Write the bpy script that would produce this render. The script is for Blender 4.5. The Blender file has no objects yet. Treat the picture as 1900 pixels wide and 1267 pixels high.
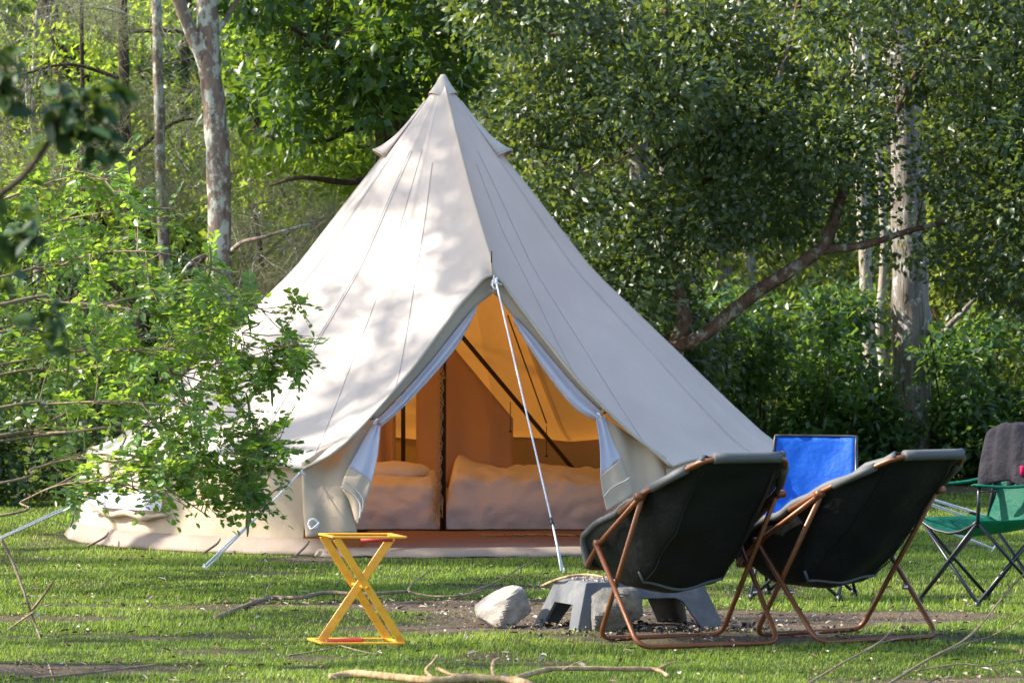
import bpy, math, random
import numpy as np
from mathutils import Vector, Matrix, noise

# ------------------------------------------------------------------ camera, sky, sun, exposure
scene = bpy.context.scene
FPX, CX, CY, CH, HZ = 8250.0, 0.465, -30.0, 1.64, 540.0     # focal length in photo pixels, camera place, horizon row
cam_d = bpy.data.cameras.new('camera')
cam = bpy.data.objects.new('camera', cam_d)
scene.collection.objects.link(cam)
scene.camera = cam
cam.location = (CX, CY, CH)
cam.rotation_euler = (math.radians(90) - math.atan((633.5 - HZ) / FPX), 0, 0)
cam_d.sensor_width = 36.0
cam_d.lens = FPX / 1900.0 * 36.0
cam_d.clip_start = 0.5
cam_d.clip_end = 2000.0
cam_d.dof.use_dof = True
cam_d.dof.focus_distance = 25.0
cam_d.dof.aperture_fstop = 9.0

SUN = Vector((-0.77, 0.05, 0.63)).normalized()               # towards the sun: from the left
world = bpy.data.worlds.new('World')
scene.world = world
world.use_nodes = True
wn = world.node_tree
wn.nodes.clear()
sky = wn.nodes.new('ShaderNodeTexSky')
sky.sky_type = 'NISHITA'
sky.sun_disc = False
sky.sun_elevation = math.asin(SUN.z)
sky.sun_rotation = math.atan2(SUN.x, SUN.y)
sky.air_density = 1.0
sky.dust_density = 1.6
bg = wn.nodes.new('ShaderNodeBackground')
bg.inputs['Strength'].default_value = 0.15
wo = wn.nodes.new('ShaderNodeOutputWorld')
wn.links.new(sky.outputs[0], bg.inputs[0])
wn.links.new(bg.outputs[0], wo.inputs[0])
sun_d = bpy.data.lights.new('sun', 'SUN')
sun_d.energy = 4.6
sun_d.angle = math.radians(0.53)
sun_d.color = (1.0, 0.91, 0.78)
sun_o = bpy.data.objects.new('sun', sun_d)
scene.collection.objects.link(sun_o)
sun_o.rotation_euler = (-SUN).to_track_quat('-Z', 'Y').to_euler()
scene.view_settings.view_transform = 'Standard'
scene.view_settings.look = 'None'
scene.view_settings.gamma = 1.0
scene.view_settings.use_curve_mapping = False
scene.view_settings.exposure = 1.44

COL = scene.collection
rnd = random.Random(11)
R = math.radians


# ------------------------------------------------------------------ helpers
def px(x, y, Y):
    """photo pixel at world depth Y -> world point"""
    s = FPX / (Y - CY)
    return Vector((CX + (x - 950.0) / s, Y, CH - (y - HZ) / s))


def gr(x, y, z=0.0):
    """photo pixel on the ground -> world point"""
    s = (y - HZ) / (CH - z)
    return Vector((CX + (x - 950.0) / s, FPX / s + CY, z))


def n3(x, y, z=0.0, s=1.0):
    return noise.noise(Vector((x * s, y * s, z * s)))


def tag(o, label=None, cat=None, group=None, kind=None):
    if label: o['label'] = label
    if cat: o['category'] = cat
    if group: o['group'] = group
    if kind: o['kind'] = kind
    return o


def empty(name, loc, rz=0.0, label=None, cat=None, group=None):
    o = bpy.data.objects.new(name, None)
    o.empty_display_size = 0.1
    COL.objects.link(o)
    o.location = loc
    o.rotation_euler = (0, 0, rz)
    return tag(o, label, cat, group)


def link_mesh(name, me, mat, parent=None):
    o = bpy.data.objects.new(name, me)
    COL.objects.link(o)
    if mat is not None and not me.materials:
        me.materials.append(mat)
    if parent is not None:
        o.parent = parent
        chain = Matrix.Identity(4)
        p, mats = parent, []
        while p is not None:
            mats.append(Matrix.LocRotScale(p.location, p.rotation_euler, p.scale))
            p = p.parent
        for m in reversed(mats):
            chain = chain @ m
        if not getattr(link_mesh, 'local', False):
            o.matrix_parent_inverse = chain.inverted()      # meshes are given in world space
    return o


class MB:
    """collects shapes into one mesh"""
    def __init__(self):
        self.v, self.f = [], []

    def add(self, verts, faces):
        b = len(self.v)
        self.v.extend([tuple(p) for p in verts])
        self.f.extend([tuple(i + b for i in f) for f in faces])
        return self

    def box(self, c, size, rot=None, taper=1.0):
        c = Vector(c)
        hx, hy, hz = size[0] / 2, size[1] / 2, size[2] / 2
        vs = []
        for z, k in ((-hz, 1.0), (hz, taper)):
            for x, y in ((-hx, -hy), (hx, -hy), (hx, hy), (-hx, hy)):
                p = Vector((x * k, y * k, z))
                if rot is not None: p = rot @ p
                vs.append(c + p)
        self.add(vs, [(3, 2, 1, 0), (4, 5, 6, 7), (0, 1, 5, 4), (1, 2, 6, 5), (2, 3, 7, 6), (3, 0, 4, 7)])
        return self

    def tube(self, pts, rad, sides=8, wob=0.0, cap=True, flat=1.0, up=None):
        pts = [Vector(p) for p in pts]
        n = len(pts)
        if not isinstance(rad, (list, tuple)):
            rad = [rad] * n
        t0 = (pts[1] - pts[0]).normalized()
        ref = Vector(up) if up is not None else (Vector((0, 0, 1)) if abs(t0.z) < 0.9 else Vector((1, 0, 0)))
        nx = (ref - t0 * ref.dot(t0)).normalized()
        b = len(self.v)
        for i, p in enumerate(pts):
            if i == 0: t = pts[1] - pts[0]
            elif i == n - 1: t = pts[-1] - pts[-2]
            else: t = (pts[i + 1] - pts[i]).normalized() + (pts[i] - pts[i - 1]).normalized()
            if t.length < 1e-9: t = t0
            t.normalize()
            nx = nx - t * nx.dot(t)
            if nx.length < 1e-6: nx = t.orthogonal()
            nx.normalize()
            ny = t.cross(nx)
            for k in range(sides):
                a = 2 * math.pi * k / sides
                r = rad[i]
                if wob:
                    q = p + (nx * math.cos(a) + ny * math.sin(a)) * r
                    r *= 1 + wob * n3(q.x, q.y, q.z * 0.5, 9.0) + wob * 0.7 * n3(q.x, q.y, q.z * 0.3, 23.0)
                self.v.append(tuple(p + nx * (math.cos(a) * r) + ny * (math.sin(a) * r * flat)))
        for i in range(n - 1):
            for k in range(sides):
                k2 = (k + 1) % sides
                self.f.append((b + i * sides + k, b + i * sides + k2, b + (i + 1) * sides + k2, b + (i + 1) * sides + k))
        if cap:
            self.f.append(tuple(b + k for k in reversed(range(sides))))
            self.f.append(tuple(b + (n - 1) * sides + k for k in range(sides)))
        return self

    def grid(self, P, close_u=False):
        nv, nu = len(P), len(P[0])
        b = len(self.v)
        for row in P:
            self.v.extend([tuple(p) for p in row])
        for j in range(nv - 1):
            for i in range(nu - 1 + (1 if close_u else 0)):
                i2 = (i + 1) % nu
                self.f.append((b + j * nu + i, b + j * nu + i2, b + (j + 1) * nu + i2, b + (j + 1) * nu + i))
        return self

    def ball(self, c, r, seg=8, rings=5, scale=(1, 1, 1)):
        c = Vector(c)
        P = []
        for j in range(rings + 1):
            th = math.pi * j / rings
            P.append([c + Vector((math.sin(th) * math.cos(2 * math.pi * i / seg) * r * scale[0],
                                  math.sin(th) * math.sin(2 * math.pi * i / seg) * r * scale[1],
                                  math.cos(th) * r * scale[2])) for i in range(seg)])
        return self.grid(P, True)

    def ring(self, c, r, tr, axis=(0, 1, 0), seg=16, sides=6):
        ax = Vector(axis).normalized()
        u = ax.orthogonal().normalized()
        w = ax.cross(u)
        pts = [Vector(c) + (u * math.cos(2 * math.pi * i / seg) + w * math.sin(2 * math.pi * i / seg)) * r for i in range(seg + 1)]
        return self.tube(pts, tr, sides)

    def build(self, name, mat, parent=None, smooth=True, solid=0.0, sub=0):
        me = bpy.data.meshes.new(name)
        me.from_pydata(self.v, [], self.f)
        me.update()
        if smooth:
            me.polygons.foreach_set('use_smooth', [True] * len(me.polygons))
        o = link_mesh(name, me, mat, parent)
        if solid:
            m = o.modifiers.new('thickness', 'SOLIDIFY')
            m.thickness = solid
            m.offset = 0.0
        if sub:
            m = o.modifiers.new('smooth', 'SUBSURF')
            m.levels = m.render_levels = sub
        return o


def spline(pts, per=5):
    """Catmull-Rom through points"""
    pts = [Vector(p) for p in pts]
    out = []
    n = len(pts)
    for i in range(n - 1):
        p0 = pts[max(i - 1, 0)]; p1 = pts[i]; p2 = pts[i + 1]; p3 = pts[min(i + 2, n - 1)]
        for k in range(per):
            t = k / per
            out.append(0.5 * ((2 * p1) + (p2 - p0) * t + (2 * p0 - 5 * p1 + 4 * p2 - p3) * t * t + (3 * p1 - p0 - 3 * p2 + p3) * t ** 3))
    out.append(pts[-1])
    return out


def lerp_list(vals, t):
    """piecewise linear through evenly spaced values"""
    k = t * (len(vals) - 1)
    i = min(int(k), len(vals) - 2)
    return vals[i] + (vals[i + 1] - vals[i]) * (k - i)


def interp(tab, x):
    for (x0, y0), (x1, y1) in zip(tab, tab[1:]):
        if x <= x1:
            return y0 + (y1 - y0) * (x - x0) / (x1 - x0)
    return tab[-1][1]


# ------------------------------------------------------------------ materials
class NT:
    def __init__(self, name):
        self.m = bpy.data.materials.new(name)
        self.m.use_nodes = True
        self.t = self.m.node_tree
        self.t.nodes.clear()
        self.out = self.n('ShaderNodeOutputMaterial')

    def n(self, kind, **kw):
        nd = self.t.nodes.new(kind)
        for k, v in kw.items():
            if k in nd.inputs.keys() or isinstance(k, int): nd.inputs[k].default_value = v
            else: setattr(nd, k, v)
        return nd

    def l(self, a, b):
        self.t.links.new(a, b)

    def coord(self, scale=(1, 1, 1), kind='Object'):
        c = self.n('ShaderNodeTexCoord')
        m = self.n('ShaderNodeMapping')
        m.inputs['Scale'].default_value = scale
        self.l(c.outputs[kind], m.inputs['Vector'])
        return m.outputs[0]

    def noise(self, vec, scale, detail=4.0, rough=0.55):
        nd = self.n('ShaderNodeTexNoise')
        nd.inputs['Scale'].default_value = scale
        nd.inputs['Detail'].default_value = detail
        nd.inputs['Roughness'].default_value = rough
        self.l(vec, nd.inputs['Vector'])
        return nd.outputs['Fac']

    def ramp(self, fac, stops):
        nd = self.n('ShaderNodeValToRGB')
        e = nd.color_ramp.elements
        while len(e) < len(stops): e.new(0.5)
        for i, (p, c) in enumerate(stops):
            e[i].position = p
            e[i].color = (c[0], c[1], c[2], 1) if hasattr(c, '__len__') else (c, c, c, 1)
        self.l(fac, nd.inputs[0])
        return nd.outputs[0]

    def mix(self, fac, a, b):
        nd = self.n('ShaderNodeMix', data_type='RGBA')
        if hasattr(fac, 'name'): self.l(fac, nd.inputs[0])
        else: nd.inputs[0].default_value = fac
        for s, v in ((6, a), (7, b)):
            if hasattr(v, 'name'): self.l(v, nd.inputs[s])
            else: nd.inputs[s].default_value = (v[0], v[1], v[2], 1)
        return nd.outputs[2]

    def bump(self, h, strength=0.3, dist=0.01):
        nd = self.n('ShaderNodeBump')
        nd.inputs['Strength'].default_value = strength
        nd.inputs['Distance'].default_value = dist
        self.l(h, nd.inputs['Height'])
        return nd.outputs[0]

    def principled(self, col, rough=0.6, spec=0.4, metal=0.0, normal=None):
        p = self.n('ShaderNodeBsdfPrincipled')
        if hasattr(col, 'name'): self.l(col, p.inputs['Base Color'])
        else: p.inputs['Base Color'].default_value = (*col, 1)
        if hasattr(rough, 'name'): self.l(rough, p.inputs['Roughness'])
        else: p.inputs['Roughness'].default_value = rough
        p.inputs['Specular IOR Level'].default_value = spec
        p.inputs['Metallic'].default_value = metal
        if normal is not None: self.l(normal, p.inputs['Normal'])
        return p.outputs[0]

    def translucent(self, col, normal=None):
        p = self.n('ShaderNodeBsdfTranslucent')
        if hasattr(col, 'name'): self.l(col, p.inputs[0])
        else: p.inputs[0].default_value = (*col, 1)
        if normal is not None: self.l(normal, p.inputs['Normal'])
        return p.outputs[0]

    def mixs(self, fac, a, b):
        nd = self.n('ShaderNodeMixShader')
        nd.inputs[0].default_value = fac
        self.l(a, nd.inputs[1]); self.l(b, nd.inputs[2])
        return nd.outputs[0]

    def done(self, s):
        self.l(s, self.out.inputs['Surface'])
        return self.m


def mat_cloth(name, col, trans=None, tfac=0.3, weave=900, rough=0.9, var=0.10, wr=0.0, wrscale=6.0, spec=0.15):
    t = NT(name)
    v = t.coord()
    big = t.noise(v, 2.3, 5, 0.6)
    c = t.ramp(big, [(0.25, tuple(k * (1 - var) for k in col)), (0.75, tuple(min(1, k * (1 + var * 0.6)) for k in col))])
    fine = t.noise(v, weave, 2, 0.5)
    nrm = t.bump(fine, 0.25, 0.002)
    if wr:
        w = t.noise(v, wrscale, 4, 0.6)
        b = t.n('ShaderNodeBump')
        b.inputs['Strength'].default_value = wr
        b.inputs['Distance'].default_value = 0.05
        t.l(w, b.inputs['Height']); t.l(nrm, b.inputs['Normal'])
        nrm = b.outputs[0]
    s = t.principled(c, rough, spec, 0, nrm)
    if trans is not None:
        s = t.mixs(tfac, s, t.translucent(trans, nrm))
    return t.done(s)


def mat_leaf(name, dark, light, trans, tfac=0.4, rough=0.38, spec=0.5):
    t = NT(name)
    a = t.n('ShaderNodeAttribute', attribute_name='tint')
    c = t.ramp(a.outputs['Fac'], [(0.0, dark), (0.75, light), (1.0, tuple(min(1, k * 1.25) for k in light))])
    tc = t.ramp(a.outputs['Fac'], [(0.0, tuple(k * 0.6 for k in trans)), (1.0, trans)])
    s = t.principled(c, rough, spec)
    return t.done(t.mixs(tfac, s, t.translucent(tc)))


def mat_bark(name, base, dark, lichen=None, lfac=0.5, zs=0.25, scale=14, bump=0.8):
    t = NT(name)
    v = t.coord((1, 1, zs))
    a = t.noise(v, scale, 8, 0.65)
    c = t.ramp(a, [(0.3, dark), (0.62, base), (0.85, tuple(min(1, k * 1.3) for k in base))])
    if lichen is not None:
        v2 = t.coord((1, 1, 0.7))
        m = t.noise(v2, 9, 6, 0.7)
        fac = t.ramp(m, [(lfac, 0.0), (lfac + 0.06, 1.0)])
        c = t.mix(fac, c, lichen)
    b = t.bump(a, bump, 0.03)
    return t.done(t.principled(c, 0.9, 0.15, 0, b))


def mat_plain(name, col, rough=0.5, spec=0.5, metal=0.0, var=0.15, scale=20, bump=0.1, dirt=None, dscale=8):
    t = NT(name)
    v = t.coord()
    a = t.noise(v, scale, 5, 0.6)
    c = t.ramp(a, [(0.25, tuple(k * (1 - var) for k in col)), (0.75, tuple(min(1, k * (1 + var)) for k in col))])
    if dirt is not None:
        d = t.noise(v, dscale, 6, 0.65)
        c = t.mix(t.ramp(d, [(0.5, 0.0), (0.68, 0.85)]), c, dirt)
    b = t.bump(a, bump, 0.01)
    return t.done(t.principled(c, rough, spec, metal, b))


M = {}
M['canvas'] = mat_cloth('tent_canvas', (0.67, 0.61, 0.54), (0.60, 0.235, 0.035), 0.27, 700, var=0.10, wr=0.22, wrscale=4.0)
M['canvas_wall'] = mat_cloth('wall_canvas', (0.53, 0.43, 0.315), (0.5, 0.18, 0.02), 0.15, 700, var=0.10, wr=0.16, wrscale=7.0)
M['hem'] = mat_cloth('hem_canvas', (0.47, 0.41, 0.33), (0.5, 0.3, 0.1), 0.1, 700)  # darker beige; on the door border the shade is put into this colour
M['seam'] = mat_cloth('seam_thread', (0.58, 0.54, 0.50), None, 0, 700)
M['net'] = mat_cloth('insect_net', (0.66, 0.66, 0.74), (0.6, 0.58, 0.66), 0.3, 1200, var=0.05, wr=0.3, wrscale=9)
M['partition'] = mat_cloth('partition_cotton', (0.70, 0.56, 0.44), (0.7, 0.38, 0.16), 0.38, 800, wr=0.4, wrscale=5)
M['pvc'] = mat_plain('groundsheet_pvc', (0.25, 0.195, 0.155), 0.65, 0.3, 0, 0.12, 9, 0.5, (0.22, 0.17, 0.12), 6)
M['duvet'] = mat_cloth('duvet_cotton', (0.84, 0.81, 0.86), None, 0, 900, wr=0.4, wrscale=5.5, var=0.04)
M['dark_pole'] = mat_plain('dark_steel_pole', (0.035, 0.022, 0.014), 0.4, 0.5)
M['rope'] = mat_plain('white_rope', (0.66, 0.68, 0.72), 0.7, 0.3, 0, 0.1, 300, 0.4)
M['metal'] = mat_plain('galvanised_metal', (0.55, 0.55, 0.55), 0.35, 0.5, 0.9)
M['black'] = mat_plain('black_plastic', (0.012, 0.013, 0.015), 0.45, 0.5)
M['macrame'] = mat_cloth('macrame_cotton', (0.55, 0.42, 0.28), None, 0, 300)
M['charcoal'] = mat_cloth('charcoal_fabric', (0.0070, 0.0092, 0.0102), None, 0, 900, rough=0.65, var=0.15, wr=0.35, wrscale=7, spec=0.3)
M['charcoal_edge'] = mat_cloth('charcoal_edge_fabric', (0.085, 0.092, 0.095), None, 0, 900, rough=0.6, var=0.1, spec=0.4)
M['copper'] = mat_plain('copper_paint', (0.19, 0.068, 0.026), 0.38, 0.5, 0.25, 0.12, 30, 0.05)
M['blue'] = mat_cloth('blue_nylon', (0.003, 0.135, 0.58), (0.008, 0.30, 0.95), 0.42, 900, rough=0.5, var=0.12, wr=0.3, wrscale=5, spec=0.4)
M['green'] = mat_cloth('green_nylon', (0.004, 0.125, 0.078), (0.01, 0.28, 0.16), 0.3, 900, rough=0.6, var=0.15, wr=0.5, wrscale=8, spec=0.2)
M['steel_black'] = mat_plain('black_steel', (0.010, 0.013, 0.022), 0.35, 0.6)
M['jacket'] = mat_cloth('grey_jacket', (0.030, 0.028, 0.036), None, 0, 500, var=0.25, wr=0.6, wrscale=9)
M['pink'] = mat_cloth('pink_cloth', (0.55, 0.02, 0.09), None, 0, 500)
M['yellow'] = mat_plain('yellow_paint', (0.80, 0.37, 0.012), 0.42, 0.5, 0, 0.08, 25, 0.08, (0.60, 0.24, 0.01), 14)
M['red'] = mat_plain('red_rubber', (0.45, 0.045, 0.03), 0.5, 0.4)
M['grey_plastic'] = mat_plain('grey_plastic', (0.10, 0.105, 0.115), 0.5, 0.4, 0, 0.12, 18, 0.2, (0.19, 0.18, 0.17), 7)
M['rock_pale'] = mat_plain('pale_rock', (0.33, 0.295, 0.255), 0.9, 0.2, 0, 0.35, 16, 1.0, (0.22, 0.18, 0.15), 9)
M['rock_dark'] = mat_plain('dark_concrete', (0.15, 0.145, 0.135), 0.9, 0.2, 0, 0.4, 22, 1.0, (0.33, 0.28, 0.2), 8)
M['twig'] = mat_bark('dry_twig', (0.30, 0.23, 0.16), (0.13, 0.09, 0.06), None, 0.5, 0.5, 40, 0.4)
M['branch_pale'] = mat_bark('stripped_branch', (0.50, 0.36, 0.20), (0.22, 0.13, 0.07), None, 0.5, 0.6, 25, 0.5)
M['bark_gum'] = mat_bark('gum_bark', (0.24, 0.185, 0.15), (0.10, 0.07, 0.055), (0.40, 0.42, 0.36), 0.50, 0.35, 16)
M['bark_grey'] = mat_bark('grey_fissured_bark', (0.29, 0.26, 0.235), (0.075, 0.058, 0.045), (0.50, 0.50, 0.48), 0.55, 0.10, 22, 1.0)
M['bark_pale'] = mat_bark('pale_bark', (0.46, 0.41, 0.35), (0.20, 0.16, 0.12), (0.5, 0.5, 0.46), 0.55, 0.4, 16)
M['bark_dark'] = mat_bark('dark_bark', (0.075, 0.055, 0.042), (0.03, 0.02, 0.015), None, 0.5, 0.25, 18)
M['bark_red'] = mat_bark('reddish_bark', (0.155, 0.095, 0.068), (0.06, 0.036, 0.026), (0.26, 0.25, 0.20), 0.52, 0.5, 20)
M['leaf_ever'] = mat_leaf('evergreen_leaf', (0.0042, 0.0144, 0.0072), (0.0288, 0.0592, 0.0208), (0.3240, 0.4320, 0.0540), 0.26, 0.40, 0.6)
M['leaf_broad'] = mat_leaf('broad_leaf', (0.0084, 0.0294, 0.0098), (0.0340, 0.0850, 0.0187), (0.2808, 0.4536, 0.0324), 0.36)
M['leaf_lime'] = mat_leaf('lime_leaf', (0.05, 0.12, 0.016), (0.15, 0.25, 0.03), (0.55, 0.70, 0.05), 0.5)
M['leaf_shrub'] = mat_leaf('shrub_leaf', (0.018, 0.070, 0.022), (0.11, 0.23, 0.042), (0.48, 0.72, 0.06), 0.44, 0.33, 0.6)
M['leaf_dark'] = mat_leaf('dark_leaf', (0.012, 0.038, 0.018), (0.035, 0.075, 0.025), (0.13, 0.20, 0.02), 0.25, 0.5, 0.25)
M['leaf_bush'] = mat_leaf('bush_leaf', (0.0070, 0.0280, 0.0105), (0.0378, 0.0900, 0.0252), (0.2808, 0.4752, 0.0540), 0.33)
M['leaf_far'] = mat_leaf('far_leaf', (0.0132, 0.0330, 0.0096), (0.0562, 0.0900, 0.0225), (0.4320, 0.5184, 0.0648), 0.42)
M['needle'] = mat_leaf('casuarina_needle', (0.0595, 0.0644, 0.0434), (0.1760, 0.1760, 0.1240), (0.3456, 0.3564, 0.1728), 0.34, 0.5, 0.4)
t = NT('lawn_blade')
a_ = t.n('ShaderNodeAttribute', attribute_name='tint')
M['grass'] = t.done(t.mixs(0.34,
    t.principled(t.ramp(a_.outputs['Fac'], [(0.0, (0.06, 0.12, 0.018)), (0.5, (0.155, 0.245, 0.034)), (0.78, (0.235, 0.305, 0.048)), (0.90, (0.32, 0.31, 0.10)), (1.0, (0.40, 0.33, 0.18))]), 0.5, 0.3),
    t.translucent(t.ramp(a_.outputs['Fac'], [(0.0, (0.28, 0.44, 0.04)), (0.8, (0.48, 0.62, 0.06)), (1.0, (0.55, 0.5, 0.2))]))))
M['pod'] = mat_leaf('green_pod', (0.16, 0.24, 0.05), (0.22, 0.30, 0.07), (0.4, 0.5, 0.08), 0.3)


def mat_ground():
    t = NT('lawn_soil')
    v = t.coord()
    a = t.n('ShaderNodeAttribute', attribute_name='dirt')
    big = t.noise(v, 1.4, 5, 0.6)
    fine = t.noise(v, 55, 6, 0.7)
    soil = t.ramp(fine, [(0.3, (0.075, 0.056, 0.040)), (0.55, (0.20, 0.155, 0.115)), (0.75, (0.36, 0.29, 0.225))])
    turf = t.ramp(fine, [(0.3, (0.030, 0.050, 0.012)), (0.55, (0.070, 0.10, 0.024)), (0.8, (0.16, 0.15, 0.06))])
    turf = t.mix(t.ramp(big, [(0.45, 0.0), (0.65, 0.5)]), turf, (0.10, 0.09, 0.045))
    c = t.mix(a.outputs['Fac'], turf, soil)
    b = t.bump(fine, 1.0, 0.05)
    return t.done(t.principled(c, 0.95, 0.1, 0, b))


M['ground'] = mat_ground()
t = NT('dark_backing')
v = t.coord()
M['backing'] = t.done(t.principled(t.ramp(t.noise(v, 1.2, 8, 0.7), [(0.3, (0.02, 0.03, 0.012)), (0.7, (0.07, 0.075, 0.035))]), 0.95, 0.1))
t = NT('rug_weave')
v = t.coord((1, 1, 1))
w = t.n('ShaderNodeTexWave', wave_type='BANDS', bands_direction='Y')
w.inputs['Scale'].default_value = 9.0
w.inputs['Distortion'].default_value = 3.0
w.inputs['Detail'].default_value = 3.0
t.l(v, w.inputs['Vector'])
M['rug'] = t.done(t.principled(t.ramp(w.outputs['Fac'], [(0.15, (0.24, 0.12, 0.085)), (0.5, (0.33, 0.18, 0.13)), (0.62, (0.13, 0.07, 0.06)), (0.85, (0.46, 0.34, 0.28))]), 0.95, 0.1, 0, t.bump(t.noise(v, 200, 2), 0.4, 0.005)))


# ------------------------------------------------------------------ leaf meshes (numpy)
def nrm(a):
    return a / np.maximum(np.linalg.norm(a, axis=1, keepdims=True), 1e-9)


def leaf_mesh(name, P, A, N, L, W, tint, oval=False, fold=0.15, droop=0.0):
    """many small leaves, each a folded kite (2 triangles) or a folded oval (2 quads)"""
    n = len(P)
    A = nrm(A)
    B = nrm(np.cross(N, A))
    N = np.cross(A, B)
    L = np.broadcast_to(np.asarray(L, float).reshape(-1, 1), (n, 1))
    W = np.broadcast_to(np.asarray(W, float).reshape(-1, 1), (n, 1))
    f = N * (W * fold)
    dz = np.array([[0, 0, -1.0]]) * (L * droop)
    if oval:
        V = np.stack([P, P + A * L * .28 + B * W * .46 + f, P + A * L * .68 + B * W * .42 + f + dz * .4, P + A * L + dz,
                      P + A * L * .68 - B * W * .42 + f + dz * .4, P + A * L * .28 - B * W * .46 + f], 1)
        nv, lp = 6, np.array([0, 3, 2, 1, 0, 5, 4, 3])
        sizes = np.array([4, 4])
    else:
        V = np.stack([P, P + A * L * .45 + B * W * .5 + f, P + A * L + dz, P + A * L * .45 - B * W * .5 + f], 1)
        nv, lp = 4, np.array([0, 2, 1, 0, 3, 2])
        sizes = np.array([3, 3])
    V = V.reshape(-1, 3)
    idx = (np.arange(n)[:, None] * nv + lp[None, :]).ravel()
    nf = n * 2
    me = bpy.data.meshes.new(name)
    me.vertices.add(len(V))
    me.vertices.foreach_set('co', V.astype(np.float32).ravel())
    me.loops.add(len(idx))
    me.loops.foreach_set('vertex_index', idx.astype(np.int32))
    me.polygons.add(nf)
    st = np.concatenate([[0], np.cumsum(np.tile(sizes, n))[:-1]])
    me.polygons.foreach_set('loop_start', st.astype(np.int32))
    at = me.attributes.new('tint', 'FLOAT', 'FACE')
    at.data.foreach_set('value', np.repeat(tint, 2).astype(np.float32))
    me.update(calc_edges=True)
    return me


def clump_leaves(seed, C, Rr, per, L, W, up=0.5, out=0.6, droop=0.2, shell=0.5, flat=1.0, tone=0.25):
    """leaves spread through round clumps"""
    g = np.random.default_rng(seed)
    C = np.asarray(C, float); Rr = np.asarray(Rr, float)
    k = np.maximum((per * (Rr / Rr.mean()) ** 2).astype(int), 3)
    ci = np.repeat(np.arange(len(C)), k)
    n = len(ci)
    d = nrm(g.normal(size=(n, 3)))
    rad = Rr[ci] * (shell + (1 - shell) * g.random(n)) * (0.75 + 0.5 * g.random(n))
    off = d * rad[:, None]
    off[:, 2] *= flat
    P = C[ci] + off
    A = nrm(d * out + g.normal(size=(n, 3)) * 0.6 + np.array([0, 0, -droop]))
    N = nrm(g.normal(size=(n, 3)) * 0.7 + np.array([0, 0, up]) + d * 0.3)
    ln = L * (0.7 + 0.6 * g.random(n))
    wd = W * (0.75 + 0.5 * g.random(n))
    base = g.random(len(C))
    tint = np.clip(base[ci] * tone * 2 + g.random(n) * (1 - tone * 1.2) * 0.9, 0, 1)
    return P, A, N, ln, wd, tint


def foliage(name, mat, parent, seed, C, Rr, per, L, W, oval=False, **kw):
    P, A, N, ln, wd, tint = clump_leaves(seed, C, Rr, per, L, W, **kw)
    o = link_mesh(name, leaf_mesh(name, P, A, N, ln, wd, tint, oval), mat, parent)
    o['kind'] = 'stuff'
    return o


def twigs_to(mb, C, limbs, g, r=0.006, every=1):
    """thin twigs from the nearest limb point to each clump"""
    L = np.array([tuple(p) for p in limbs])
    for i, c in enumerate(C):
        if i % every: continue
        d = np.linalg.norm(L - c, axis=1)
        a = L[np.argmin(d + g.random(len(L)) * 0.25)]
        m = (a + c) / 2 + g.normal(size=3) * 0.10 * min(1, np.linalg.norm(a - c))
        ps = spline([a, m, c], 3)
        mb.tube(ps, [r * 1.6 * (1 - 0.75 * j / (len(ps) - 1)) for j in range(len(ps))], 4, cap=False)


def limb(mb, pts, r0, r1, sides=10, per=6, wob=0.14):
    ps = spline(pts, per)
    n = len(ps)
    mb.tube(ps, [r0 + (r1 - r0) * i / (n - 1) for i in range(n)], sides, wob=wob)
    return ps


def pxl(lst, Y):
    """photo polyline at depth Y; an entry may carry its own depth offset"""
    return [px(p[0], p[1], Y + (p[2] if len(p) > 2 else 0.0)) for p in lst]



# ------------------------------------------------------------------ ground
def vnoise(x, y, s, seed=0):
    x = x * s + seed * 17.3; y = y * s - seed * 9.1
    xi, yi = np.floor(x).astype(np.int64), np.floor(y).astype(np.int64)
    xf, yf = x - xi, y - yi
    u, v_ = xf * xf * (3 - 2 * xf), yf * yf * (3 - 2 * yf)

    def h(a, b):
        k = (a * 374761393 + b * 668265263 + seed * 1442695) & 0xffffffff
        k = ((k ^ (k >> 13)) * 1274126177) & 0xffffffff
        return ((k ^ (k >> 16)) & 0xffff) / 65535.0
    return (h(xi, yi) * (1 - u) + h(xi + 1, yi) * u) * (1 - v_) + (h(xi, yi + 1) * (1 - u) + h(xi + 1, yi + 1) * u) * v_


DIRT = [(1210, 1150, 1.15, 0.85, 1.6), (860, 1125, .85, .55, 1.1), (1500, 1145, .95, .50, 1.5), (960, 1168, .75, .30, 1.2), (1420, 1182, 1.1, .25, 1.1),
        (560, 1038, .28, .28, .7), (740, 1165, .35, .25, .6), (40, 1240, .8, .35, 1.0), (70, 1150, .5, .2, .7),
        (1780, 1258, .7, .18, .8), (1760, 905, 1.3, .9, .5), (500, 1060, .3, .2, .4), (1000, 1085, .6, .35, .55), (700, 1120, .9, .3, .45), (1350, 1190, .8, .16, .9),
        (300, 1180, 1.1, .14, .5), (150, 1110, .5, .10, .6)]
DIRT_W = [(gr(a, b).x, gr(a, b).y, c, d, e) for a, b, c, d, e in DIRT]


def dirt_at(x, y):
    k = np.zeros_like(x)
    for cx, cy, rx, ry, e in DIRT_W:
        q = ((x - cx) / rx) ** 2 + ((y - cy) / ry) ** 2
        k = np.maximum(k, e * np.clip(1.25 - q, 0, 1))
    nz = vnoise(x, y, 2.6, 3) * .5 + vnoise(x, y, 6.0, 4) * .35 + vnoise(x, y, 15.0, 5) * .25
    k = k * (0.55 + nz * 1.15) + np.clip((vnoise(x, y, 0.9, 8) * .5 + vnoise(x, y, 3.7, 9) * .5 - .64) * 2.6, 0, .55)
    return np.clip(k, 0, 1)


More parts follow.
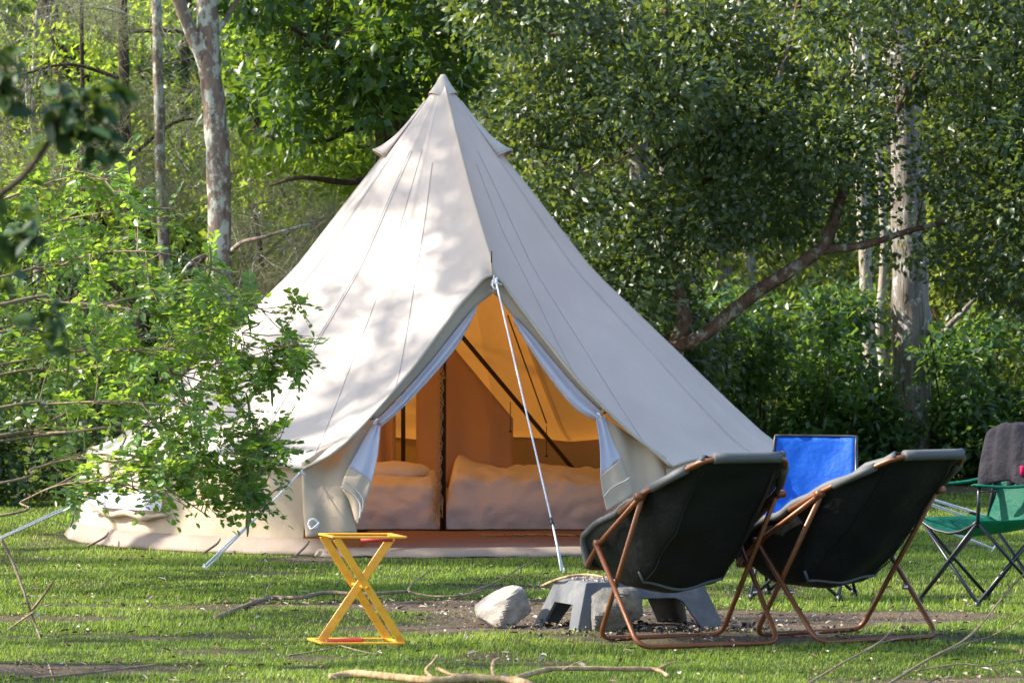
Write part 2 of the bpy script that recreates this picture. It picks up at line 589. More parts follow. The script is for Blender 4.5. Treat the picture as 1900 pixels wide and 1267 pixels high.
def height_at(x, y):
    k = 0.035 * (vnoise(x, y, 0.8, 1) - .5) + 0.018 * (vnoise(x, y, 3.0, 2) - .5)
    r = np.sqrt(x * x + y * y)
    return k * np.clip((r - 2.4) / 1.2, 0, 1) - 0.004


def axis(a, b, step, far, grow=1.35):
    out = list(np.arange(a, b, step))
    s, p = step, b
    while p < far:
        out.append(p); s *= grow; p += s
    out.append(far)
    s, p, left = step, a, []
    while p > -far:
        s *= grow; p -= s; left.append(p)
    left = [q for q in left if q > -far] + [-far]
    return np.array(sorted(left) + out)


gx, gy = axis(-5, 7, .10, 600), axis(-13.5, 10, .10, 600)
GX, GY = np.meshgrid(gx, gy)
GZ = height_at(GX, GY)
co = np.stack([GX, GY, GZ], -1).reshape(-1, 3)
nx_, ny_ = len(gx), len(gy)
q = (np.arange(ny_ - 1)[:, None] * nx_ + np.arange(nx_ - 1)[None, :]).ravel()
me = bpy.data.meshes.new('lawn')
me.from_pydata(co.tolist(), [], np.stack([q, q + 1, q + nx_ + 1, q + nx_], 1).tolist())
at = me.attributes.new('dirt', 'FLOAT', 'POINT')
at.data.foreach_set('value', dirt_at(GX, GY).astype(np.float32).ravel())
me.polygons.foreach_set('use_smooth', [True] * len(me.polygons))
me.update()
tag(link_mesh('lawn', me, M['ground']), kind='structure')

# slope added behind the trees to block the sky, so gaps look dark
mb = MB()
P = []
for j in range(24):
    row = []
    for i in range(50):
        x = -70 + i * 3.0
        y = 21 + j * 1.6
        z = -0.3 + 13.5 * (1 - math.cos(min(1, j / 20) * math.pi)) / 2 + 0.9 * n3(x, y, 0, .25) * min(1, j / 3)
        row.append((x, y, z))
    P.append(row)
mb.grid(P)
tag(mb.build('backing_slope', M['backing']), kind='structure')


# ------------------------------------------------------------------ grass
def build_grass():
    g = np.random.default_rng(5)
    XS, YS, WS = [], [], []
    for y0, y1, dens, wk in ((-12.0, -9.0, 3900, 1.0), (-9.0, -5.5, 3000, 1.15), (-5.5, 0.0, 2100, 1.35), (0.0, 5.0, 1300, 1.7), (5.0, 11.0, 700, 2.2)):
        x0 = CX - (950 / FPX) * (y1 + 30) - 0.7
        x1 = CX + (950 / FPX) * (y1 + 30) + 0.7
        n = int((x1 - x0) * (y1 - y0) * dens)
        XS.append(g.uniform(x0, x1, n)); YS.append(g.uniform(y0, y1, n)); WS.append(np.full(n, wk))
    x, y, wk = np.concatenate(XS), np.concatenate(YS), np.concatenate(WS)
    d = dirt_at(x, y)
    keep = (x * x + y * y > 2.62 ** 2) & (g.random(len(x)) > np.minimum(d * 1.9 - 0.04, .93))
    # the lip of the groundsheet lies in front of the door
    keep &= ~((x > -.9) & (x < 1.2) & (y > -2.75) & (y < 0))
    x, y, wk, d = x[keep], y[keep], wk[keep], d[keep]
    n = len(x)
    tuft = vnoise(x, y, 5.5, 21) * .6 + vnoise(x, y, 1.3, 22) * .5
    h = (0.009 + 0.023 * tuft * (0.45 + 0.75 * g.random(n))) * (1 - 0.55 * d)
    h *= 1 + 1.2 * (g.random(n) > 0.96) * (0.4 + vnoise(x, y, 2.2, 33))
    a = g.uniform(0, 2 * np.pi, n)
    lean = g.uniform(0.15, 0.95, n) * h
    bx, by = np.cos(a), np.sin(a)
    w = 0.0018 * wk * (0.7 + 0.6 * g.random(n))
    z = height_at(x, y) - 0.003
    sx, sy = -by, bx
    base = np.stack([x, y, z], 1)
    side = np.stack([sx * w, sy * w, np.zeros(n)], 1)
    mid = base + np.stack([bx * lean * .35, by * lean * .35, h * .6], 1)
    tip = base + np.stack([bx * lean, by * lean, h], 1)
    V = np.stack([base - side, base + side, mid + side * .8, mid - side * .8, tip], 1).reshape(-1, 3)
    lp = np.array([0, 1, 2, 3, 3, 2, 4])
    idx = (np.arange(n)[:, None] * 5 + lp[None]).ravel()
    me = bpy.data.meshes.new('grass')
    me.vertices.add(len(V)); me.vertices.foreach_set('co', V.astype(np.float32).ravel())
    me.loops.add(len(idx)); me.loops.foreach_set('vertex_index', idx.astype(np.int32))
    me.polygons.add(n * 2)
    st = (np.arange(n)[:, None] * 7 + np.array([0, 4])[None]).ravel()
    me.polygons.foreach_set('loop_start', st.astype(np.int32))
    at = me.attributes.new('tint', 'FLOAT', 'FACE')
    at.data.foreach_set('value', np.repeat(np.clip(g.random(n) * .45 + tuft * .3 + (vnoise(x, y, 1.1, 31) - .5) * .45 + d * .35 + .30 * (g.random(n) > .92), 0, 1), 2).astype(np.float32))
    me.update(calc_edges=True)
    tag(link_mesh('grass', me, M['grass']), 'short green lawn grass around the tent and the chairs', 'grass', kind='stuff')
    # fallen leaves lying in the grass
    g = np.random.default_rng(9)
    n = 9000
    y = g.uniform(-11.8, -2.6, n)
    hw = (950 / FPX) * (y + 30)
    x = CX + g.uniform(-1, 1, n) * hw
    k = (x * x + y * y > 2.9 ** 2) & (g.random(n) < 0.10 + .8 * dirt_at(x, y))
    x, y = x[k], y[k]
    n = len(x)
    P = np.stack([x, y, height_at(x, y) + 0.016 + 0.012 * g.random(n)], 1)
    a = g.uniform(0, 6.28, n)
    A = np.stack([np.cos(a), np.sin(a), g.normal(size=n) * .2], 1)
    N = nrm(np.stack([g.normal(size=n) * .3, g.normal(size=n) * .3, np.ones(n)], 1))
    me = leaf_mesh('leaf_litter', P, A, N, .012 + .05 * g.random(n) ** 2.2, .006 + .018 * g.random(n) ** 1.5, g.random(n), True, .3)
    t = NT('dry_leaf')
    a = t.n('ShaderNodeAttribute', attribute_name='tint')
    m = t.done(t.principled(t.ramp(a.outputs['Fac'], [(0, (.10, .055, .03)), (.45, (.24, .15, .09)), (.75, (.36, .30, .24)), (1, (.5, .47, .44))]), .8, .2))
    tag(link_mesh('leaf_litter', me, m), 'dry brown and pale leaves scattered over the lawn', 'leaf litter', kind='stuff')


build_grass()


# ------------------------------------------------------------------ trees
def tree(name, label, limbs, bark, group=None, foliages=(), twig_every=1, sides=10):
    """limbs: list of (points, r0, r1), the first one is the trunk"""
    base = Vector(limbs[0][0][0])
    root = empty(name, base, 0, label, 'tree', group)
    allp = []
    for i, (pts, r0, r1) in enumerate(limbs):
        mb = MB()
        allp += limb(mb, pts, r0, r1, sides if i == 0 else 8)
        mb.build('trunk' if i == 0 else 'limb', bark, root)
    for k, (mat, seed, C, Rr, per, L, W, kw) in enumerate(foliages):
        foliage('crown', mat, root, seed, C, Rr, per, L, W, **kw)
        if twig_every:
            mb = MB()
            twigs_to(mb, np.asarray(C), allp, np.random.default_rng(seed + 1), every=twig_every)
            mb.build('twigs', bark, root)['kind'] = 'stuff'
    return root


def scatter_px(seed, n, x0, x1, y0, y1, Y0, Y1, ok=None, rmin=.25, rmax=.45):
    g = np.random.default_rng(seed)
    C, Rr = [], []
    while len(C) < n:
        x, y, Y = g.uniform(x0, x1), g.uniform(y0, y1), g.uniform(Y0, Y1)
        if ok is not None and not ok(x, y, g.random()): continue
        C.append(tuple(px(x, y, Y))); Rr.append(g.uniform(rmin, rmax))
    return np.array(C), np.array(Rr)


# dense dark evergreen on the right, its forked reddish limbs showing beside the tent
Y0 = 4.6
low = [(880, 330), (950, 400), (1050, 520), (1150, 640), (1230, 640), (1290, 520), (1400, 470), (1500, 440), (1600, 500), (1750, 540), (2000, 560)]


def ever_ok(x, y, r):
    lim = interp(low, x) if x > 880 else 330
    gap = n3(x * .0095, y * .0115, 3.3)
    if 1205 < x < 1305 and 330 < y and r < .85: return False
    if 1640 < x < 1740 and (y < 200 or y > 310) and r < .82: return False
    if 1575 < x < 1650 and (y < 160 or y > 330) and r < .85: return False
    if 1400 < x < 1800 and 330 < y and r < .45: return False
    return y < lim - 20 and gap > -0.13


C, Rr = scatter_px(31, 125, 880, 2050, -90, 640, 3.5, 5.8, ever_ok, .28, .56)
tree('evergreen_tree', 'dense dark evergreen with forked reddish limbs to the right of the tent', [
    (pxl([(1225, 895), (1222, 780), (1245, 648)], Y0), .13, .10),
    (pxl([(1245, 650), (1270, 590), (1248, 510), (1254, 440), (1290, 350, .1), (1300, 260, .2), (1270, 150, .3), (1230, 20, .4)], Y0), .062, .03),
    (pxl([(1240, 648), (1310, 618, -.1), (1400, 545, -.2), (1470, 500, -.3), (1532, 458, -.3)], Y0), .058, .050),
    (pxl([(1530, 462, -.3), (1552, 395, -.2), (1580, 320), (1650, 230, .2), (1720, 90, .3)], Y0), .05, .02),
    (pxl([(1528, 464, -.3), (1610, 453, -.3), (1700, 425, -.2), (1820, 400)], Y0), .036, .014),
    (pxl([(1270, 150, .3), (1180, 90, .2), (1060, 60), (960, 90, -.2)], Y0), .035, .012),
    (pxl([(1252, 440), (1180, 380, -.2), (1080, 320, -.4), (990, 300, -.5)], Y0), .03, .01),
    (pxl([(1290, 350, .1), (1380, 260), (1450, 130, -.2), (1480, 0)], Y0), .032, .012)],
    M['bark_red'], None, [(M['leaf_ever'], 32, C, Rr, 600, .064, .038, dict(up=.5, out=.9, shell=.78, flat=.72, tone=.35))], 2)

# broad-leaved dark tree over the left shoulder of the tent
C, Rr = scatter_px(41, 66, 430, 900, -70, 300, 5.2, 7.2, lambda x, y, r: y < 210 + 60 * n3(x * .01, 0) - max(0, x - 760) * .3 and n3(x * .011, y * .012, 7) > -.22, .22, .40)
tree('broadleaf_tree', 'dark-trunked broad-leaved tree behind the left shoulder of the tent', [
    (pxl([(742, 900), (738, 500), (728, 240), (718, 100), (705, -80)], 6.6), .16, .125),
    (pxl([(728, 205), (690, 175, -.2), (640, 110, -.4), (560, 60, -.5), (470, 40, -.4)], 6.6), .05, .015),
    (pxl([(732, 232), (650, 240, -.1), (600, 262, -.2), (520, 258, -.2), (470, 240)], 6.6), .03, .01),
    (pxl([(745, 320), (650, 338), (560, 330, -.2), (500, 345)], 6.6), .035, .01),
    (pxl([(718, 90), (780, 20, -.1), (860, -40, -.3)], 6.6), .05, .02)],
    M['bark_dark'], None, [(M['leaf_broad'], 42, C, Rr, 130, .115, .058, dict(up=.8, out=.6, droop=.35, shell=.3))], 1)

# sunlit lime-green young trees between the trunks
C, Rr = scatter_px(51, 95, 425, 830, 130, 470, 8.2, 10.5, lambda x, y, r: n3(x * .012, y * .014, 2) > -.18, .2, .42)
tree('young_tree', 'sunlit lime-green young tree between the pale gum trunk and the tent', [
    (pxl([(560, 860), (556, 600), (548, 420), (540, 200), (535, 60)], 9.2), .05, .02),
    (pxl([(548, 430), (600, 330), (660, 270)], 9.2), .022, .008), (pxl([(546, 400), (500, 300), (470, 180)], 9.2), .022, .008)],
    M['bark_grey'], 'young trees behind the tent', [(M['leaf_lime'], 52, C, Rr, 130, .085, .045, dict(up=.7, droop=.3, shell=.3))], 1)
C, Rr = scatter_px(57, 60, -80, 430, -40, 420, 9.6, 11.5, lambda x, y, r: n3(x * .012, y * .014, 8) > -.12, .2, .42)
tree('young_tree', 'thin-stemmed sunlit young tree behind the casuarina in the upper left', [
    (pxl([(60, 860), (66, 600), (70, 420), (62, 200), (70, 20)], 10.4), .045, .02),
    (pxl([(68, 430), (130, 330), (220, 270)], 10.4), .02, .008), (pxl([(66, 300), (160, 180), (300, 120)], 10.4), .02, .008)],
    M['bark_grey'], 'young trees behind the tent', [(M['leaf_lime'], 58, C, Rr, 100, .085, .045, dict(up=.7, droop=.3, shell=.3))], 1)
C, Rr = scatter_px(59, 75, -90, 440, -40, 640, 11.4, 12.6, lambda x, y, r: n3(x * .009, y * .011, 15) > -.15, .26, .5)
tree('shaded_tree', 'dark leafy tree filling the gaps behind the slim trunks on the left', [
    (pxl([(345, 850), (340, 600), (350, 400), (344, 200), (350, -60)], 12.0), .07, .04),
    (pxl([(350, 400), (260, 300), (170, 260)], 12.0), .025, .008), (pxl([(346, 250), (240, 150), (120, 100)], 12.0), .025, .008)],
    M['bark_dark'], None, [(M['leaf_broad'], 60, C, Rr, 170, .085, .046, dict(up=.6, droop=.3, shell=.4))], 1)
C, Rr = scatter_px(53, 70, -80, 420, 430, 860, 5.5, 8.5, lambda x, y, r: n3(x * .012, y * .014, 5) > -.25, .2, .38)
tree('young_tree', 'leafy understorey tree with dark stubby trunk behind the left shrub', [
    (pxl([(285, 900), (282, 740), (270, 640), (262, 560)], 6.4), .085, .06),
    (pxl([(275, 660), (300, 600), (330, 540), (385, 470)], 6.4), .03, .012), (pxl([(265, 580), (200, 520), (120, 480)], 6.4), .03, .01)],
    M['bark_dark'], 'young trees behind the tent', [(M['leaf_bush'], 54, C, Rr, 150, .075, .038, dict(up=.6, shell=.3))], 1)

# pale spotted gum on the left
gum = tree('gum_tree', 'tall gum tree with lichen-spotted trunk forking left of the tent', [
    (pxl([(412, 905), (408, 700), (406, 560), (407, 400), (402, 250), (390, 130), (386, 20), (380, -120)], 5.2), .098, .088),
    (pxl([(396, 190), (380, 120, -.02), (355, 60, -.05), (328, -10, -.1), (300, -110, -.2)], 5.2), .06, .045),
    (pxl([(392, 75), (420, 35), (446, -10), (480, -90)], 5.2), .026, .018),
    (pxl([(402, 470), (365, 480, -.3), (340, 505, -.4), (325, 545, -.5)], 5.2), .02, .008),
    (pxl([(425, 470), (450, 450, -.3), (490, 440, -.4), (540, 425, -.3), (580, 415)], 5.2), .022, .008),
    (pxl([(400, 485), (380, 500, -.3), (350, 540, -.5)], 5.2), .018, .007)],
    M['bark_gum'], None, (), 0, 14)
for nm, lab, pts, r0, r1, Y, bk in (
        ('slender_tree', 'slim brown trunk behind the lichen-spotted gum, left of the tent', [(300, 900), (308, 620), (305, 480), (299, 340), (296, 230), (292, 60), (285, -100)], .052, .042, 7.5, 'bark_gum'),
        ('slender_tree', 'blurred pale trunk just right of the forked gum', [(437, 840), (436, 600), (432, 300), (430, 100), (425, -150)], .075, .07, 14, 'bark_pale'),
        ('slender_tree', 'dark leaning trunk in the upper left corner, leftmost of three', [(170, 860), (150, 500), (118, 160), (100, 60), (60, -120)], .10, .08, 11, 'bark_dark'),
        ('slender_tree', 'dark leaning trunk in the upper left corner, middle of three', [(215, 850), (190, 500), (150, 140), (132, 30), (120, -120)], .09, .075, 12, 'bark_dark'),
        ('slender_tree', 'straight grey trunk high behind the upper left foliage, rightmost of three', [(232, 850), (222, 500), (208, 130), (200, 0), (195, -150)], .08, .07, 13, 'bark_grey'),
        ('slender_tree', 'thin straight stem rising through the upper left foliage', [(158, 870), (155, 500), (153, 120), (150, -120)], .022, .018, 9, 'bark_dark'),
        ('slender_tree', 'small dark trunk behind the right-hand understorey bushes', [(1760, 850), (1768, 720), (1758, 640), (1740, 590), (1710, 520)], .05, .04, 11, 'bark_red'),
        ('slender_tree', 'pale thin trunk beside the big grey trunk on the right', [(1632, 870), (1622, 760), (1612, 640), (1606, 500), (1598, 330), (1588, 100), (1575, -120)], .068, .048, 9.2, 'bark_pale'),
        ('slender_tree', 'second pale thin trunk hugging the big grey trunk', [(1655, 870), (1640, 700), (1632, 600), (1640, 450), (1625, 250), (1590, 0), (1580, -120)], .04, .03, 10.4, 'bark_pale')):
    tree(nm, lab, [(pxl(pts, Y), r0, r1)], M[bk], 'slender trunks in the wood', (), 0, 10)
tree('grey_tree', 'thick grey fissured trunk standing behind the right-hand sling chair', [
    (pxl([(1690, 902), (1692, 840), (1692, 640), (1688, 500), (1684, 380), (1678, 180), (1664, -20), (1655, -160)], 8.0), .175, .12),
    (pxl([(1715, 640), (1765, 600, -.2), (1815, 545, -.3), (1860, 470, -.3)], 8.0), .035, .012),
    (pxl([(1680, 150), (1630, 60), (1600, -60)], 8.0), .04, .02)], M['bark_grey'], None, (), 0, 18)


# casuarina: drooping grey-green needles, upper left
def casuarina(name, label, trunk, seed, n, x0, x1, y0, y1, Ya, Yb, per):
    C, Rr = scatter_px(seed, n, x0, x1, y0, y1, Ya, Yb, lambda x, y, r: n3(x * .010, y * .012, 4 + seed) > -.2, .2, .35)
    root = empty(name, trunk[0][0][0], 0, label, 'tree', 'casuarinas on the left')
    allp = []
    for i, (pts, r0, r1) in enumerate(trunk):
        mb = MB()
        allp += limb(mb, pts, r0, r1, 8)
        mb.build('trunk' if i == 0 else 'limb', M['bark_dark'], root)
    mb = MB()
    twigs_to(mb, C, allp, np.random.default_rng(seed), .005)
    mb.build('twigs', M['bark_grey'], root)['kind'] = 'stuff'
    g = np.random.default_rng(seed + 3)
    ci = np.repeat(np.arange(len(C)), per)
    m = len(ci)
    lead = nrm(g.normal(size=(len(C), 3)) * np.array([1, 1, .5]) + np.array([0, 0, -.15]))
    t_ = g.random(m)
    P = C[ci] + lead[ci] * ((t_ - .5) * Rr[ci] * 2.2)[:, None] + g.normal(size=(m, 3)) * .085
    A = nrm(lead[ci] * .6 + g.normal(size=(m, 3)) * .62 + np.array([0, 0, -.45]))
    N = nrm(g.normal(size=(m, 3)))
    tone = g.random(len(C))
    me = leaf_mesh('needles', P, A, N, .12 + .22 * g.random(m), .0048, np.clip(tone[ci] * .5 + g.random(m) * .5, 0, 1), False, .1, 0.0)
    link_mesh('crown', me, M['needle'], root)['kind'] = 'stuff'


casuarina('casuarina_tree', 'grey-green needle-leaved casuarina drooping left of the forked gum', [
    (pxl([(255, 900), (250, 600), (235, 300), (230, 100), (225, -100)], 8.5), .06, .04),
    (pxl([(235, 300), (320, 230), (390, 220)], 8.5), .02, .008), (pxl([(232, 150), (130, 120), (40, 140)], 8.5), .02, .008), (pxl([(232, 60), (330, 60), (400, 90)], 8.5), .02, .008)],
    61, 62, -60, 430, -40, 350, 6.6, 9.5, 170)
casuarina('casuarina_tree', 'low casuarina sprays between the gum trunk and the tent edge', [
    (pxl([(500, 870), (495, 640), (485, 480), (470, 380)], 7.0), .03, .015), (pxl([(485, 480), (540, 430), (590, 410)], 7.0), .012, .005)],
    66, 34, 420, 640, 330, 560, 6.0, 8.0, 180)

# understorey bushes on the right and far behind
for i, (lab, x0, x1, y0, y1, Ya, Yb, n, mat) in enumerate((
        ('shaded leafy bush behind the blue chair, left of the pale trunk', 1290, 1600, 560, 900, 7.0, 8.6, 80, 'leaf_bush'),
        ('lush bush at the foot of the thick grey trunk', 1480, 1680, 690, 905, 7.2, 8.8, 46, 'leaf_bush'),
        ('sunlit lush bush right of the thick grey trunk', 1710, 1990, 620, 905, 7.4, 9.2, 100, 'leaf_bush'),
        ('yellow-green thicket high at the right edge', 1710, 2060, 380, 690, 9.4, 11.5, 80, 'leaf_far'),
        ('dim bush behind the tent on the right', 1120, 1330, 600, 880, 5.6, 7.4, 50, 'leaf_ever'),
        ('dark low bush at the left edge behind the guy rope', -120, 180, 800, 945, 3.8, 5.6, 46, 'leaf_dark'))):
    C, Rr = scatter_px(70 + i, n, x0, x1, y0, y1, Ya, Yb, lambda x, y, r: n3(x * .012, y * .012, 1.0 + i) > -.3, .16, .32)
    Rr = Rr[C[:, 2] > 0.05]
    C = C[C[:, 2] > 0.05]
    foot = Vector((float(C[:, 0].mean()), float(C[:, 1].mean()), 0))
    root = empty('bush', foot, 0, lab, 'bush', 'understorey bushes')
    mb = MB()
    g = np.random.default_rng(i)
    for c in C[::2]:
        f = foot + Vector((c[0] - foot.x, c[1] - foot.y, 0)) * .6
        mb.tube(spline([f, f.lerp(Vector(c), .5) + Vector(g.normal(size=3) * .05), c], 3), .007, 4, cap=False)
    mb.build('stems', M['bark_dark'], root)['kind'] = 'stuff'
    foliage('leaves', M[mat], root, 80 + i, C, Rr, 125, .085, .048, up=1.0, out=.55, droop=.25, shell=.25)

# the wood behind, one mass
C, Rr = scatter_px(91, 330, -160, 2060, -50, 880, 12.5, 15.5, lambda x, y, r: n3(x * .006, y * .008, 11) > -.24, .4, .8)
C2, Rr2 = scatter_px(92, 300, -200, 2100, -60, 900, 19, 23, None, .7, 1.2)
mb = MB()
for i in range(26):
    g = random.Random(i)
    x, Y = -100 + i * 84 + g.uniform(-25, 25), g.uniform(14, 22)
    mb.tube(spline(pxl([(x, 760), (x + g.uniform(-20, 20), 400), (x + g.uniform(-40, 40), -250)], Y), 4), .09 * g.uniform(.5, 1.3), 8, wob=.1)
tr = mb.build('distant_trunks', M['bark_grey'])
P, A, N, ln, wd, tint = clump_leaves(93, np.concatenate([C, C2]), np.concatenate([Rr, Rr2]), 230, .105, .058, up=.6, shell=.35)
w = link_mesh('distant_wood', leaf_mesh('distant_wood', P, A, N, ln, wd, tint), M['leaf_far'])
tag(w, 'sunlit mass of trees closing the view behind the tent', 'wood', kind='stuff')
tr.name = 'trunks'
tr.parent = w
tr['kind'] = 'stuff'

# trees that stand left of the frame and throw the broken shade over tent and lawn
SX, SY = -SUN.x / SUN.z, -SUN.y / SUN.z                    # where a point's shadow lands, per metre of height


def shade_keep(gx, gy):
    if -3.2 < gx < 1.4 and -6.6 < gy < -4.6: return .05
    if -4.5 < gx < -.6 and -2.4 < gy < -.6: return .08
    if -.6 <= gx < 2.2 and -2.8 < gy < -.8: return 0
    if 2.2 <= gx < 4.6 and -2.0 < gy < .5: return 0
    if gy > .8: return .13
    if -4.6 <= gy <= -2.6: return .75
    return .30


g = np.random.default_rng(204)
cl = []
while len(cl) < 165:
    gx_, gy_, z = g.uniform(-5, 7), g.uniform(-13, 9), g.uniform(5.5, 11.0)
    x, y = gx_ - SX * z, gy_ - SY * z
    if x > -6.4 or g.random() > shade_keep(gx_, gy_): continue
    cl.append((x, y, z, g.uniform(.34, .60)))
while len(cl) < 191:                                        # the crown that shades the upper part of the roof
    gx_, gy_, z = g.uniform(2.2, 3.7), g.uniform(-1.7, .2), g.uniform(8.4, 10.6)
    if 2.8 < gx_ < 3.3 and -.8 < gy_ < -.2: continue
    cl.append((gx_ - SX * z, gy_ - SY * z, z, g.uniform(.26, .42)))
while len(cl) < 232:                                        # looser twigs that break the light on the lower roof
    gx_, gy_, z = g.uniform(-.5, 2.2), g.uniform(-2.6, -.9), g.uniform(7.6, 9.5)
    cl.append((gx_ - SX * z, gy_ - SY * z, z, g.uniform(.10, .22)))
cl = np.array(cl)
STEMS = np.array([(-8.6, -9.5), (-9.6, -5.4), (-8.4, -1.2), (-10.2, 1.9), (-9.4, 5.4), (-11.5, 9.5)])
own = np.argmin(np.linalg.norm(cl[:, None, :2] - STEMS[None], axis=2), axis=1)
for i, (x, y) in enumerate(STEMS):
    mine = cl[own == i]
    if len(mine) < 3: continue
    base = Vector((x, y, 0))
    top = Vector((float(mine[:, 0].mean()), float(mine[:, 1].mean()), 9.6))
    limbs = [([base, base.lerp(top, .4) + Vector((.15, .1, 0)), base.lerp(top, .7), top], .15, .04)]
    for k in range(6):
        tgt = Vector(mine[(k * 3) % len(mine), :3])
        s0 = base.lerp(top, min(.9, max(.35, tgt.z / 9.6 - .2)))
        limbs.append(([s0, s0.lerp(tgt, .5) + Vector((0, 0, .15)), tgt], .045, .012))
    tree('shade_tree', 'loose-crowned gum standing left of the picture, %s from the camera' % ('nearest', 'second', 'third', 'fourth', 'fifth', 'farthest')[i], limbs, M['bark_gum'], 'shade trees left of the lawn',
         [(M['leaf_far'], 210 + i, mine[:, :3], mine[:, 3], 170, .12, .05, dict(up=.3, droop=.5, shell=.1))], 1)


# ------------------------------------------------------------------ bell tent
tent = empty('bell_tent', (0, 0, 0), 0, 'large cream canvas bell tent with open front door on the lawn', 'tent')
APEX = Vector((0, 0, 3.075))
PROFILE = [(0.0, 3.075), (0.30, 2.69), (0.60, 2.31), (1.007, 1.785), (1.538, 1.276), (1.91, .913), (2.21, .64), (2.44, .53)]
DOOR_N = Vector((math.sin(R(12)), -math.cos(R(12)), 0.0))
CAMP = Vector((CX, CY, CH))


def polar(az, r, z):
    return Vector((math.sin(R(az)) * r, -math.cos(R(az)) * r, z))


def on_door(x, y, off=0.0):
    """photo pixel on the leaning plane of the door; off > 0 is towards the viewer"""
    d = (px(x, y, 0.0) - CAMP)
    n = Vector((DOOR_N.x, DOOR_N.y, 0.428))
    k = (2.40 + off - n.dot(CAMP)) / n.dot(d)
    return CAMP + d * k


def seam_curve(az, eave_r=2.44, eave_z=.53, nv=26):
    pts = []
    for j in range(nv):
        t = j / (nv - 1)
        k = 2.44 * t
        r = k * eave_r / 2.44
        z = interp(PROFILE, k) + (eave_z - .53) * t ** 6
        pts.append(polar(az, r, z))
    return pts


NP = 25
AZ = [37 + 303.0 * i / NP for i in range(NP + 1)]           # seams from the right of the door round the back to its left
NV = 26


def eave(i):
    return (2.44, .53) if (i % 2 == 0 or i == NP) else (2.395, .575)


roof_lines = [seam_curve(AZ[i], *eave(i), NV) for i in range(NP + 1)]
for i in range(NP):
    a, b = roof_lines[i], roof_lines[i + 1]
    P = []
    for j in range(NV):
        row = []
        t = j / (NV - 1)
        for k in range(7):
            u = k / 6
            p = a[j].lerp(b[j], u)
            s = math.sin(math.pi * u)
            out = Vector((p.x, p.y, 0.0))
            if out.length > 1e-6: out.normalize()
            p = p - out * (0.006 * s * t) - Vector((0, 0, .004 * s * math.sin(math.pi * t)))
            p += out * .006 * n3(p.x, p.y, p.z, 2.5) * t
            if j == NV - 1: p += Vector((0, 0, .018 * s))
            row.append(p)
        P.append(row)
    MB().grid(P).build('roof_panel', M['canvas'], tent)
    if 0 < i and i % 2 == 0:
        tg = Vector((-a[-1].y, a[-1].x, 0)).normalized()
        sm = MB()
        for o_ in (-.009, .009):
            sm.tube([p + Vector((p.x, p.y, 1.2)).normalized() * .001 + tg * o_ for p in a[4:]], .0020, 5, cap=False)
        sm.build('seam', M['seam'], tent)

EL = [(914, 512), (899, 517), (880, 538), (850, 572), (810, 626), (765, 686), (725, 733), (690, 772), (650, 815), (610, 847), (563, 868)]
ER = [(914, 512), (930, 522), (950, 550), (985, 597), (1030, 655), (1075, 710), (1120, 757), (1165, 800), (1205, 832), (1245, 866)]


def edge_curve(lst, end):
    c = [on_door(x, y, .03) for x, y in lst]
    c[-1] = end
    return spline(c, 4)


curL = edge_curve(EL, roof_lines[NP][-1])
curR = edge_curve(ER, roof_lines[0][-1])
PEAK = on_door(912, 482, .10)


def door_panel(cur, line):
    P = []
    n = len(cur)
    for j in range(NV):
        t = j / (NV - 1)
        row = []
        ridge = APEX.lerp(PEAK, min(t / .93, 1)) if t < .93 else PEAK.lerp(cur[0], (t - .93) / .07)
        rdev = ridge - APEX.lerp(cur[0], t) - Vector((0, 0, .05 * math.sin(math.pi * min(1, t / .93))))
        sdev = line[j] - APEX.lerp(line[-1], t)
        for k in range(n):
            u = k / (n - 1)
            p = APEX.lerp(cur[k], t)
            wgt = math.exp(-u / .10)
            big = (1 - u) ** 2
            dev = sdev * u + rdev * wgt + (Vector((0, 0, -.05)) * math.sin(math.pi * t)) * (1 - wgt) * (1 - u)
            fold = .014 * math.sin(u * 34 + t * 3) * max(0, t - .72) * 3.0 * max(0, .55 - u) * 2
            row.append(p + dev + DOOR_N * fold + Vector((0, 0, .004 * n3(p.x, p.y, p.z, 3))))
        P.append(row)
    return P


PL, PR = door_panel(curL, roof_lines[NP]), door_panel(curR, roof_lines[0])
MB().grid(PL).build('roof_panel', M['canvas'], tent)
MB().grid(PR).build('roof_panel', M['canvas'], tent)
nL, nR = len(PL[0]), len(PR[0])


def grid_line(P, k0, k1, j0=2, lift=.004):
    n = len(P)
    out = []
    for j in range(j0, n):
        k = k0 + (k1 - k0) * j / (n - 1)
        a = int(k); f = k - a
        row = P[j]
        q = row[a].lerp(row[min(a + 1, len(row) - 1)], f)
        out.append(q + Vector((q.x, q.y - .6, 1.5)).normalized() * lift)
    return out


for P, k in ((PL, .58), (PR, .60)):
    MB().tube(grid_line(P, k * (len(P[0]) - 1), k * (len(P[0]) - 1), 6), .0022, 5, cap=False).build('seam', M['seam'], tent)
for P in (PL, PR):
    MB().tube(grid_line(P, len(P[0]) - 1, len(P[0]) - 1, 4), .0024, 5, cap=False).build('seam', M['seam'], tent)
MB().tube([r[0] + Vector((.1, -.8, .6)).normalized() * .004 for r in PL[2:]], .005, 6, cap=False).build('ridge_seam', M['hem'], tent)
# stitched hem along the roof edge
for cur in (curL, curR):
    MB().tube([p + Vector((0, -.006, .004)) for p in cur], .011, 6).build('edge_hem', M['hem'], tent)
for i in range(NP):
    a, b = roof_lines[i][-1], roof_lines[i + 1][-1]
    pts = []
    for k in range(7):
        u = k / 6
        p = a.lerp(b, u)
        out = Vector((p.x, p.y, 0)).normalized()
        pts.append(p - out * (.012 * math.sin(math.pi * u)) + Vector((0, 0, .018 * math.sin(math.pi * u))))
    MB().tube(pts, .009, 5).build('edge_hem', M['hem'], tent)
